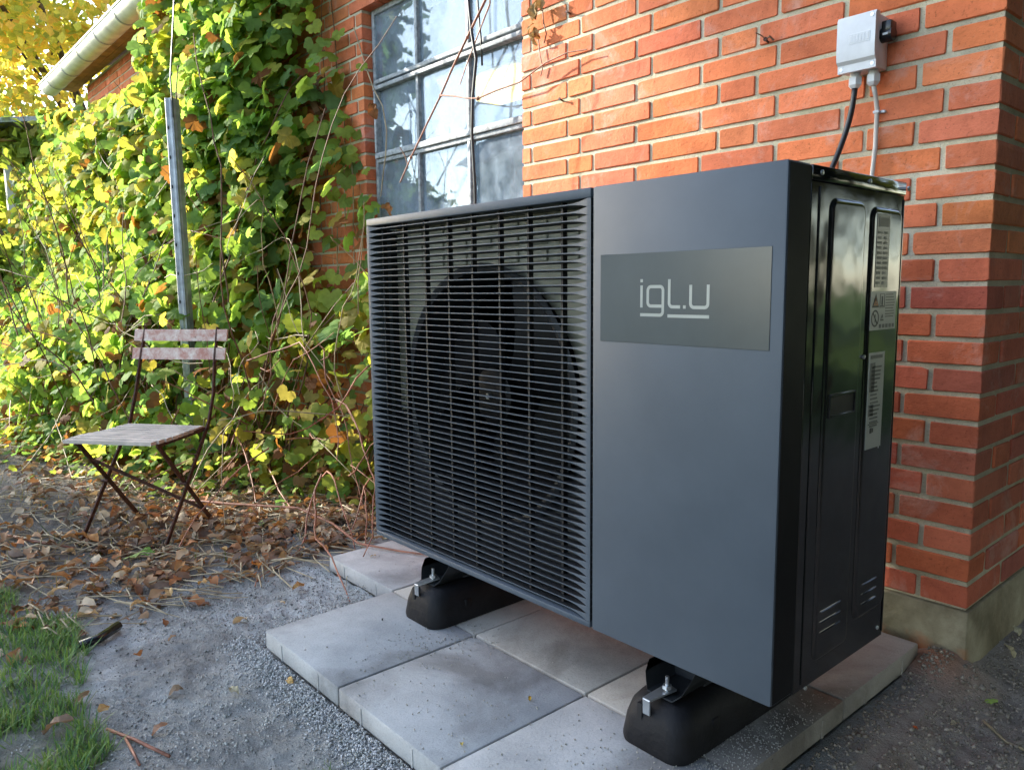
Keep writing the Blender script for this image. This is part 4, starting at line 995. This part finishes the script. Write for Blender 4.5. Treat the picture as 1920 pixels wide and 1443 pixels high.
# brown curled leaf bundle on the pier
tf = thing('dead_leaf_cluster', 'brown shrivelled leaf cluster hanging on the brick pier left of the window', 'dried leaves', (-3.08, -.05, 1.72))
for q_ in range(9):
    put_leaf(mesh_of('dead_leaf', *DT[q_ % 8], M_dry, recalc=False), (-3.09+random.gauss(0, .03), -.05-random.random()*.03, 1.72+random.gauss(0, .05)), rotmats(np.array([[random.gauss(0, .6), -.8, random.gauss(0, .4)]]), np.array([[random.gauss(0, .3), 0, -1.]]), np.array([0.]))[0], random.uniform(.06, .10), (.15, .085, .05), tf, 'dead_leaf')

# low weeds and ground cover by the vine foot
n = 9500; x = RN.uniform(-8.5, -1.9, n); y = RN.uniform(-1.75, -.1, n)
lim = -np.interp(x, [-8.5, -7, -4.8, -4.2, -3.1, -2.6, -2.3, -1.9], [1.35, 1.3, 1.5, 1.25, 1.0, .65, .55, .3])
m = (y > lim+RN.normal(0, .10, n)) & (RN.random(n) < np.interp(x, [-4, -3, -2.2, -1.9], [1, .62, .35, .12])); x, y = x[m], y[m]; n = len(x); z = ground_h(x, y)+RN.random(n)**2*.20+.015
scatter('ground_ivy', LT, np.c_[x, y, z], rotmats(np.c_[RN.normal(0, .4, n), RN.normal(-.35, .4, n), np.full(n, .8)], RN.normal(0, 1, (n, 3))*[1, 1, .3], RN.random(n)*6), RN.uniform(.015, .038, n), leaf_cols(n, .22, .14), M_leaves, None, kind='stuff', label='low green and yellowing ground leaves at the foot of the vine', category='ground cover')

# leaf litter
n = 12500; x = RN.uniform(-5.2, -1.45, n); y = RN.uniform(-2.3, -.08, n)
edge = sstep(-1.72, -2.15, x+fbm(x, y, 2.6, 4, 5)*.55) if False else 1-sstep(-2.1, -1.62, x+fbm(x, y, 2.6, 4, 5)*.6)
w_ = edge*np.interp(y, [-2.3, -1.75, -1.35, -.9, -.1], [.30, .34, .62, 1, 1])*np.interp(x, [-5.2, -3.6, -3.0, -2.4, -1.7], [.20, .28, .45, .80, .9])+.010
m = RN.random(n) < w_; m &= ~((x > -1.70) & (y > -.86)); x, y = x[m], y[m]; n = len(x)
z = ground_h(x, y)+.006+RN.random(n)**2*.035*np.interp(x, [-5, -2.6, -1.6], [.5, 1, .3])
DC = np.array([(.34, .20, .12), (.40, .24, .14), (.26, .15, .10), (.50, .36, .23), (.38, .17, .08), (.18, .12, .09), (.56, .44, .31), (.44, .22, .09), (.30, .22, .17)])
tint = DC[RN.integers(0, len(DC), n)]*RN.uniform(.75, 1.25, (n, 1))
Rm = rotmats(np.c_[RN.normal(0, .38, n), RN.normal(0, .38, n), np.ones(n)*RN.choice([1, 1, -1], n)], RN.normal(0, 1, (n, 3))*[1, 1, .2], RN.random(n)*6); sz = RN.uniform(.012, .056, n)
scatter('leaf_litter', DT, np.c_[x, y, z], Rm, sz, tint, M_drys, None, kind='stuff', label='thick brown leaf litter spread over the ground around the chair', category='leaf litter')
# twigs in the litter
tw = MB()
for i in range(760):
    xx = random.uniform(-3.9, -1.6); yy = random.uniform(-1.7, -.3)
    if xx > -1.78: continue
    a = random.gauss(.5, .9); L = random.uniform(.05, .28); r0 = random.uniform(.0012, .003); zz = gz(xx, yy)+.012
    tw.tube([(xx, yy, zz), (xx+L*.5*math.cos(a), yy+L*.5*math.sin(a), gz(xx+L*.5*math.cos(a), yy+L*.5*math.sin(a))+.018+random.random()*.02), (xx+L*math.cos(a+.2), yy+L*math.sin(a+.2), gz(xx+L*math.cos(a+.2), yy+L*math.sin(a+.2))+.01)], r0, 4, cap=False)
obj('twig_litter', tw, M_cane_pale, None, kind='stuff', label='thin dry twigs strewn through the leaf litter', category='twigs')

# single fallen leaves
FM = [mesh_of('fallen_leaf', *DT[i], M_dry, recalc=False) for i in range(8)]+[mesh_of('fallen_leaf', *LT[i], M_dry, recalc=False) for i in range(3)]
FL = [(-1.012, -1.344, .020, (.55, .36, .15), 'small pale tan leaf on the grey sand left of the paving edge'),
      (-1.27, -1.42, .024, (.24, .17, .12), 'flat brown leaf on the grey sand near the grass patch'),
      (-1.45, -1.33, .024, (.42, .24, .10), 'tan leaf pair lying on the sand in front of the chair'),
      (-.635, -1.135, .011, (.42, .26, .04), 'tiny yellow leaf near the far corner of the front paving slab'),
      (-.66, -1.215, .010, (.45, .34, .08), 'tiny pale yellow leaf near the front edge of the paving slab'),
      (-1.50, -.70, .012, (.35, .2, .1), 'small curled brown leaf on the back left paving slab'),
      (-1.66, -.90, .024, (.38, .14, .08), 'reddish brown leaf beside the back left paving slab'),
      (-1.78, -1.02, .034, (.40, .22, .09), 'ochre curled leaf at the edge of the leaf litter')]
def ray_ground(u, v_, z=-.15):
    d = FWD+RIGHT*((u-960)/1436.9)-UP*((v_-721.5)/1436.9); t = (z-CAM.z)/d.z; return CAM+d*t
FL = [(545, 1278, .022, (.55, .36, .15), 'small pale tan leaf on the grey sand left of the front paving slab'),
      (330, 1295, .030, (.24, .17, .12), 'flat dull brown leaf lying alone on the grey sand'),
      (440, 1298, .026, (.40, .36, .26), 'thin greyish leaf half buried in the sand'),
      (300, 1368, .030, (.42, .25, .17), 'narrow pinkish brown leaf low in the sand beside the grass'),
      (195, 1338, .028, (.50, .33, .16), 'pale orange leaf at the right side of the grass patch'),
      (155, 1312, .030, (.33, .21, .13), 'brown curled leaf lying on the grass edge'),
      (380, 1105, .030, (.52, .30, .12), 'upright ochre leaf at the front rim of the litter'),
      (320, 1125, .036, (.48, .32, .16), 'broad tan leaf in front of the litter rim'),
      (560, 1110, .034, (.46, .27, .12), 'long tan leaf on the sand near the back left slab'),
      (640, 1080, .028, (.38, .14, .08), 'reddish brown leaf touching the back left slab'),
      (480, 1070, .045, (.50, .20, .05), 'bright orange brown crumpled leaf near the paving'),
      (110, 1375, .050, (.28, .19, .14), 'large mauve brown leaf lying on the grass'),
      (30, 1235, .040, (.40, .24, .14), 'large brown leaf at the far left of the grass'),
      (420, 1040, .040, (.45, .28, .12), 'folded golden leaf standing in the litter centre'),
      (250, 1050, .042, (.28, .36, .12), 'pale green leaf lying on the litter under the chair'),
      (280, 1035, .036, (.20, .36, .08), 'fresh green leaf lying on the litter under the chair'),
      (480, 990, .042, (.30, .34, .12), 'dull green leaf lying on twigs behind the chair')]
def place_fallen(p, s, c, lb, i, grp=None):
    Rr = rotmats(np.array([[random.gauss(.1, .25), random.gauss(-.2, .25), 1.]]), np.array([[random.gauss(0, 1), random.gauss(0, 1), 0]]), np.array([0.]))[0]
    ob = put_leaf(FM[8+i % 3] if 'green' in lb else FM[i % 8], p, Rr, s, c, None, 'fallen_leaf'); ob['label'] = lb; ob['category'] = 'leaf'; ob['group'] = grp or 'single fallen leaves on the ground'
for i, (u_, v_, s, c, lb) in enumerate(FL):
    p = ray_ground(u_, v_); p.z = gz(p.x, p.y)+s*.3+(.02 if 'litter' in lb else .004); place_fallen(p, s, c, lb, i)
for i, (u_, v_, s, c, lb) in enumerate([(994, 1311, .011, (.42, .26, .04), 'tiny orange yellow leaf near the inner corner of the front paving slab'), (866, 1397, .010, (.45, .36, .12), 'tiny pale yellow leaf near the front edge of the paving slab'),
                        (700, 1045, .016, (.42, .28, .16), 'small curled brown leaf on the back left paving slab'), (718, 1162, .008, (.02, .02, .02), 'tiny black dried leaf scrap on the left paving slab')]):
    p = ray_ground(u_, v_, PZ); p.z = PZ+s*.25; place_fallen(p, s, c, lb, i)
# right hand ground leaves, by the return wall
for i, (u_, v_, s, c, lb) in enumerate([(1905, 1205, .03, (.55, .5, .36), 'pale dry leaf close to the wall corner at the right edge'), (1855, 1325, .02, (.30, .42, .10), 'small green leaf on the dark soil at the right'), (1715, 1390, .010, (.45, .10, .03), 'tiny red leaf scrap on the dark soil'), (1890, 1240, .03, (.45, .38, .24), 'cream dry leaf on dark soil under the return wall'), (1790, 1375, .016, (.33, .28, .2), 'small greyish leaf on the dark soil')]):
    p = ray_ground(u_, v_, -.19); p.z = gz(p.x, p.y)+s*.3; place_fallen(p, s, c, lb, i)
def stick(px, r, mat, lb, z=-.145, cat='stick'):
    P3 = []
    for u_, v_ in px: p = ray_ground(u_, v_, z); p.z = gz(p.x, p.y)+r+.004; P3.append(p)
    o = obj('stick', MB().tube(P3, r, 6), mat, None, smooth=True); o['label'] = lb; o['category'] = cat; return o
stick([(0, 998), (70, 1010), (140, 1020)], .0055, M_cane_red, 'orange brown cane lying at the far left before the chair')
stick([(140, 1020), (200, 1024), (255, 1030)], .004, M_cane_pale, 'pale bare stick lying under the chair front')
stick([(200, 1362), (250, 1380), (318, 1422)], .0035, M_cane_red, 'reddish twig lying low beside the grass')
stick([(235, 1378), (250, 1410), (262, 1440)], .003, M_cane_red, 'short twig crossing down to the bottom edge beside the grass')
stick([(150, 1207), (185, 1195), (222, 1168)], .013, M_blackp, 'short black plastic pipe end at the top of the grass patch', -.14, 'pipe')
stick([(1845, 1325), (1890, 1355), (1925, 1368)], .003, M_cane_pale, 'pale curved stem on the dark soil at the right')

# ---------------------------------------------------------------- grit, crumbs, grass
def pebble_template(seed):
    R = np.random.default_rng(seed); V = np.array([(1, 0, 0), (-1, 0, 0), (0, 1, 0), (0, -1, 0), (0, 0, .8), (0, 0, -.8)], float)*R.uniform(.6, 1.2, (6, 1))+R.uniform(-.15, .15, (6, 3))
    return V, [(0, 2, 4), (2, 1, 4), (1, 3, 4), (3, 0, 4), (2, 0, 5), (1, 2, 5), (3, 1, 5), (0, 3, 5)]
PT_ = [pebble_template(i) for i in range(6)]
def rnd_rot(n): return rotmats(RN.normal(0, 1, (n, 3)), RN.normal(0, 1, (n, 3)), RN.random(n)*6)
M_peb = leaf_mat('grit', 'v', 0.0, .9, True)
def pebbles(name, x, y, z, s, tint, label, cat):
    n = len(x); scatter(name, PT_, np.c_[x, y, z], rnd_rot(n), s, tint, M_peb, None, kind='stuff', label=label, category=cat)
n = 9000; x = RN.uniform(-1.42, -.2, n); y = SY-.004-np.abs(RN.normal(0, .045, n))
m = RN.random(n) < np.exp(-np.maximum(0, -y+SY-.05)*14)*np.interp(x, [-1.42, -1.2, -.2], [.7, 1, 1]); x, y = x[m], y[m]
xe = RN.uniform(-1.40, -1.29, 1500); ye = RN.uniform(-1.26, -.9, 1500); x = np.r_[x, xe]; y = np.r_[y, ye]; n = len(x)
pebbles('gravel_strip', x, y, ground_h(x, y)+.002+np.maximum(0, .010-(SY-y)*.15)*RN.random(n), RN.uniform(.0012, .0042, n), np.ones((n, 3))*RN.uniform(.28, .62, (n, 1))*[1, 1, 1.03], 'pale crushed grit banked along the left front edge of the paving', 'gravel')
n = 7000; x = RN.uniform(-2.2, -.2, n); y = RN.uniform(-2.1, -1.3, n); x2 = RN.uniform(-2.0, -1.3, 5000); y2 = RN.uniform(-1.3, -.86, 5000); x = np.r_[x, x2]; y = np.r_[y, y2]; n = len(x)
xb = RN.uniform(-2.1, -.6, 17000); yb_ = RN.uniform(-2.0, -.86, 17000); mb_ = (yb_ < SY-.005) | (xb < SX-.005); mb_ &= ~((xb > -1.69) & (yb_ > -.85)); mb_ &= fbm(xb, yb_, 4, 4, 88) > -.03; xb, yb_ = xb[mb_], yb_[mb_]
pebbles('sand_lumps', xb, yb_, ground_h(xb, yb_)-.0006, RN.uniform(.0015, .0052, len(xb)), np.ones((len(xb), 3))*RN.uniform(.34, .50, (len(xb), 1))*[1, 1, .97], 'small lumps of grey sand covering the trodden ground', 'sand')
pebbles('sand_crumbs', x, y, ground_h(x, y)+.0005, RN.uniform(.0008, .0028, n)*RN.choice([1, 1, 1, 1.8], n), np.ones((n, 3))*RN.uniform(.10, .46, (n, 1))*[1, .98, .96], 'fine grey crumbs scattered over the sandy ground', 'grit')
n = 16000; x = -.075+np.abs(RN.normal(0, .35, n)); y = RN.uniform(-1.6, .6, n); m = ~((x > -.01) & (x < .01)) & ~((x < .012) & (y > -.02)); x, y = x[m], y[m]; n = len(x)
pebbles('soil_clods', x, y, ground_h(x, y)+.001, RN.uniform(.001, .0055, n)*RN.choice([.7, 1, 1.5], n), np.array([.33, .28, .235])*RN.uniform(.55, 1.15, (n, 1)), 'loose dark soil clods along the right side of the paving', 'soil')
# grit on the slabs
px_ = []
for cx_, cy_, sx_, sy_, k_ in ((-.14, -.80, .035, .16, 1300), (-.20, -1.05, .09, .10, 450), (-.93, -.98, .05, .06, 160), (-.8, -1.1, .2, .1, 160), (-.88, -.87, .06, .05, 120), (-.45, -1.1, .2, .12, 200), (-1.5, -.6, .12, .12, 90)):
    px_.append(np.c_[RN.normal(cx_, sx_, k_), RN.normal(cy_, sy_, k_)])
pp = np.concatenate(px_); m = (pp[:, 0] < -.09) & (pp[:, 1] > -1.24) & (pp[:, 0] > -1.28) & (pp[:, 1] < -.05); m |= (pp[:, 0] < -1.28) & (pp[:, 0] > -1.67) & (pp[:, 1] > -.83) & (pp[:, 1] < -.1); pp = pp[m]; n = len(pp)
pebbles('slab_grit', pp[:, 0], pp[:, 1], np.full(n, PZ+.001), RN.uniform(.0006, .0028, n), np.array([1, .95, .88])*RN.uniform(.26, .42, (n, 1)), 'loose sandy grit spilled on the paving slabs', 'grit')
# fine skin of sand specks darkening the slabs
# grass
def blade_template(seed):
    R = np.random.default_rng(seed); b = R.uniform(.2, .6); w0 = .055
    V = [(-w0, 0, 0), (w0, 0, 0), (-w0*.8, b*.25, .42), (w0*.8, b*.25, .42), (-w0*.5, b*.65, .78), (w0*.5, b*.65, .78), (0, b*1.2, 1.0)]
    return np.array(V), [(0, 1, 3, 2), (2, 3, 5, 4), (4, 5, 6, 6)]
def grass(name, x, y, h, tint, label):
    n = len(x); a = RN.random(n)*2*np.pi; t = RN.normal(0, .75, n); ca_, sa = np.cos(a), np.sin(a)
    Rm = np.zeros((n, 3, 3)); Rm[:, 0, 0] = ca_; Rm[:, 1, 0] = sa; Rm[:, 0, 1] = -sa; Rm[:, 1, 1] = ca_; Rm[:, 0, 2] = t*sa; Rm[:, 1, 2] = -t*ca_; Rm[:, 2, 2] = 1
    BT = [(V, [f for f in F]) for V, F in (blade_template(i) for i in range(5))]
    BT = [(V, [(0, 1, 3), (0, 3, 2), (2, 3, 5), (2, 5, 4), (4, 5, 6)]) for V, F in BT]
    scatter(name, BT, np.c_[x, y, ground_h(x, y)-.002], Rm, h, tint, M_grass, None, kind='stuff', label=label, category='grass')
n = 52000; x = RN.uniform(-2.3, -.75, n); y = RN.uniform(-2.6, -1.45, n)
lim = np.interp(x, [-2.3, -1.95, -1.8, -1.6, -1.4, -1.1, -1.0, -.75], [-1.72, -1.66, -1.60, -1.60, -1.66, -1.69, -1.74, -1.95])
dd = fbm(x, y, 6, 4, 61); m = (y < lim+dd*.12) & (RN.random(n) < .52+dd*3.0); x, y = x[m], y[m]; n = len(x)
GC_ = np.array([(.14, .24, .08), (.18, .29, .10), (.11, .22, .11), (.24, .32, .14), (.22, .22, .10)])
grass('lawn_grass', x, y, RN.uniform(.012, .042, n), GC_[RN.choice(5, n, p=[.3, .3, .2, .15, .05])], 'short green grass patch in the lower left corner')
n = 300; x = RN.normal(-.62, .05, n); y = RN.normal(-1.38, .02, n); grass('grass_tuft', x, y, RN.uniform(.008, .02, n), GC_[RN.choice(5, n)], 'sparse green sprouts in the soil beside the front slab')
# far lawn texture on the right and left
n = 26000; x = RN.uniform(-9, -2.0, n); y = RN.uniform(-1.9, -.4, n); m = RN.random(n) < .12; x, y = x[m], y[m]; n = len(x)
grass('dry_grass', x, y, RN.uniform(.015, .045, n), np.array([(.28, .24, .12), (.12, .17, .05), (.30, .22, .1)])[RN.choice(3, n)], 'thin dry grass growing between the litter and the vine')

# ---------------------------------------------------------------- trees, shed, far things
QT = [(np.array([(-.5, 0, -.05), (0, -.5, .1), (.5, 0, -.05), (0, .5, .1)]), [(0, 1, 2), (0, 2, 3)]), (np.array([(-.4, -.2, 0), (.1, -.5, .12), (.5, .1, -.05), (-.1, .45, .06)]), [(0, 1, 2), (0, 2, 3)])]
def tree(x, y, h, r, label, cols, nleaf=9000, size=(.10, .2), zc=None, rz=None, group=None, kind='tree', seed=0, clumps=46, gap=0):
    R = np.random.default_rng(seed); t = thing('broadleaf_tree' if kind == 'tree' else kind, label, 'tree' if kind == 'tree' else 'hedge', (x, y, -.2), group)
    zc = zc or h-r*1.0; rz = rz or r
    tr = MB(); top = Vector((x+R.normal(0, .2), y+R.normal(0, .2), zc))
    tr.tube([(x, y, -.3), (x+.05, y, .2), tuple(Vector((x, y, 0)).lerp(top, .55)), tuple(top)], [h*.035, h*.026, h*.018, h*.008], 9)
    obj('trunk', tr, M_bark, t, smooth=True)
    cc = []
    for i in range(clumps):
        d = R.normal(0, 1, 3); d /= np.linalg.norm(d); q = R.uniform(.35, 1)**.6; c = np.array([x, y, zc])+d*q*np.array([r, r, rz]); c[2] = max(c[2], .4); cc.append(c)
    lb_ = MB()
    for c in cc[:16]:
        a = Vector((x, y, zc-rz*.7)); b = Vector(c); lb_.tube([a, a.lerp(b, .5)+Vector((0, 0, .15)), b], [h*.010, h*.006, h*.002], 5, cap=False)
    obj('limbs', lb_, M_bark, t, smooth=True)
    k = R.integers(0, len(cc), nleaf); cr = r*.34; P = np.array(cc)[k]+R.normal(0, 1, (nleaf, 3))*cr*R.uniform(.3, .62, (nleaf, 1))*[1, 1, .8]
    P[:, 2] = np.maximum(P[:, 2], -.1); shade = R.uniform(.8, 1.2, (len(cc), 1))[k]
    tint = np.array(cols)[R.integers(0, len(cols), nleaf)]*shade
    scatter('crown', QT, P, rotmats(R.normal(0, 1, (nleaf, 3))+[0, 0, .5], R.normal(0, 1, (nleaf, 3)), R.random(nleaf)*6), R.uniform(*size, nleaf), tint, M_leaves, t, kind='stuff')
    return t
GOLD = [(.70, .56, .16), (.62, .54, .16), (.50, .50, .15), (.72, .48, .16), (.36, .40, .12)]
DRK = [(.025, .045, .012), (.035, .055, .015), (.02, .035, .01)]
GRN = [(.06, .10, .02), (.08, .13, .025), (.05, .08, .02), (.12, .15, .03)]
MIX = [(.12, .16, .03), (.18, .20, .035), (.08, .12, .025), (.26, .22, .04)]
# trees beyond the left end of the building
tree(-17.5, 2.6, 10, 3.0, 'tall golden autumn tree far beyond the gutter end', GOLD, 11000, (.12, .24), zc=6.2, rz=4.6, seed=1, clumps=70)
tree(-21, -.4, 9, 2.8, 'paler yellow tree at the far left behind the shed', GOLD, 9000, (.14, .26), zc=5.4, rz=4.2, seed=2, clumps=60)
tree(-15.5, 7.5, 11, 3.2, 'golden green tree rising behind the building roof end', GOLD, 9000, (.14, .26), zc=7, rz=4.5, seed=3, clumps=60)
tree(-9.75, -.35, 3.0, .75, 'leafy yellow green shrub growing past the building corner', [(.30, .36, .08), (.36, .40, .09), (.24, .32, .08)], 4200, (.08, .16), zc=1.75, rz=1.15, seed=41, clumps=22)
tree(-12.2, -.15, 3.2, 1.0, 'yellow green bush spilling over the shed roof edge', [(.26, .28, .04), (.34, .32, .05), (.18, .22, .04)], 5000, (.06, .13), zc=2.2, rz=1.0, seed=4, clumps=24)
# unseen poplar, added toward the sun to shade the yard
tree(-25, -12.66, 17.5, 2.0, 'tall dense poplar standing beyond the left of the yard', GRN, 45000, (.28, .5), zc=11.9, rz=5.0, seed=5, clumps=190)
# garden behind the corner, seen mirrored in the side panel
tree(7.5, 12.5, 8, 3.0, 'green tree in the garden behind the corner', MIX, 9000, (.16, .32), zc=4.6, rz=3.4, seed=6)
tree(3.6, 14.5, 7, 2.6, 'olive green tree in the back garden', MIX, 8000, (.16, .32), zc=3.8, rz=3.0, seed=7)
tree(11.5, 9.5, 8, 3.0, 'broad green tree at the garden end', MIX, 8000, (.16, .32), zc=4.2, rz=3.4, seed=8)
tree(2.7, 3.9, 8.5, 2.1, 'high crowned tree over the back of the return wall', DRK, 16000, (.16, .3), zc=5.6, rz=2.2, seed=31, clumps=80)  # occluder added out of view, keeps sky light off the return wall
tree(2.0, .05, 8.5, .95, 'tall dark conifer standing between the evergreen shrubs', DRK, 16000, (.14, .26), zc=5.6, rz=3.2, seed=19, kind='evergreen_shrub', clumps=50)  # this conifer and the shrubs below are added unseen to darken the right side
tree(2.6, -2.9, 5.0, 1.2, 'dark evergreen shrub nearest the yard entrance', DRK, 14000, (.10, .2), zc=2.6, rz=2.6, seed=20, kind='evergreen_shrub', clumps=60)
tree(2.9, .95, 5.6, 1.3, 'dark evergreen shrub beside the return wall', DRK, 15000, (.10, .2), zc=2.5, rz=2.5, seed=9, kind='evergreen_shrub', clumps=50)
tree(2.4, -.75, 5.4, 1.3, 'dark evergreen shrub facing the heat pump side', DRK, 15000, (.10, .2), zc=2.5, rz=2.5, seed=10, kind='evergreen_shrub', clumps=50)
tree(-24, -13.5, 5.2, 2.2, 'round tree across the yard', MIX, 7000, (.2, .4), zc=2.6, rz=2.2, seed=12)
tree(5.2, 1.6, 10, 3.0, 'tall dense tree behind the evergreen shrubs', GRN, 16000, (.2, .4), zc=6.2, rz=3.6, seed=13, clumps=90)  # added out of view to block light from the higher sky
# shed on the far left
sh_ = thing('garden_shed', 'low wooden shed with brown fascia board beyond the building end', 'shed', (-11.5, .4, -.15))
obj('shed_roof', MB().add([(-9.2, -.62, 2.58), (-13.5, -.62, 2.58), (-13.5, 2.6, 3.15), (-9.2, 2.6, 3.15), (-9.2, -.62, 2.63), (-13.5, -.62, 2.63), (-13.5, 2.6, 3.20), (-9.2, 2.6, 3.20)], [(0,3,2,1),(4,5,6,7),(0,1,5,4),(1,2,6,5),(2,3,7,6),(3,0,4,7)]), M_galv, sh_)
obj('fascia', MB().box(-13.5, -9.2, -.66, -.63, 2.44, 2.60), M_wood_warm, sh_)
obj('soffit', MB().box(-13.4, -9.3, -.60, -.1, 2.42, 2.44), M_wood_warm, sh_)
obj('shed_wall', MB().box(-13.3, -9.6, -.05, 2.4, -.2, 2.5), simple('dark_boards', (.05, .04, .03), .85, 0, .2, 6), sh_)
obj('shed_post', MB().box(-9.75, -9.65, -.5, -.4, -.2, 2.43), M_whitewall, sh_)
# white house opposite, mirrored in the window
hs_ = thing('white_house', 'white rendered outbuilding with grey hipped roof across the yard', 'house', (-11, -11, -.15))
obj('house_wall', MB().add([(-14.1, -9.5, -.2), (-8, -8.6, -.2), (-8.6, -14, -.2), (-15, -15, -.2), (-14.1, -9.5, 3.7), (-8, -8.6, 3.7), (-8.6, -14, 3.7), (-15, -15, 3.7)], [(0,1,5,4),(1,2,6,5),(2,3,7,6),(3,0,4,7)]), M_whitewall, hs_)
obj('house_roof', MB().add([(-14.4, -9.2, 3.68), (-7.7, -8.3, 3.68), (-8.3, -14.3, 3.68), (-15.3, -15.3, 3.68), (-12.9, -10.6, 5.0), (-12.4, -12.6, 5.0)], [(0,4,5,3),(1,2,5,4),(0,1,4),(3,5,2)]), simple('grey_roof', (.12, .13, .14), .8, 0, .15, 3), hs_)
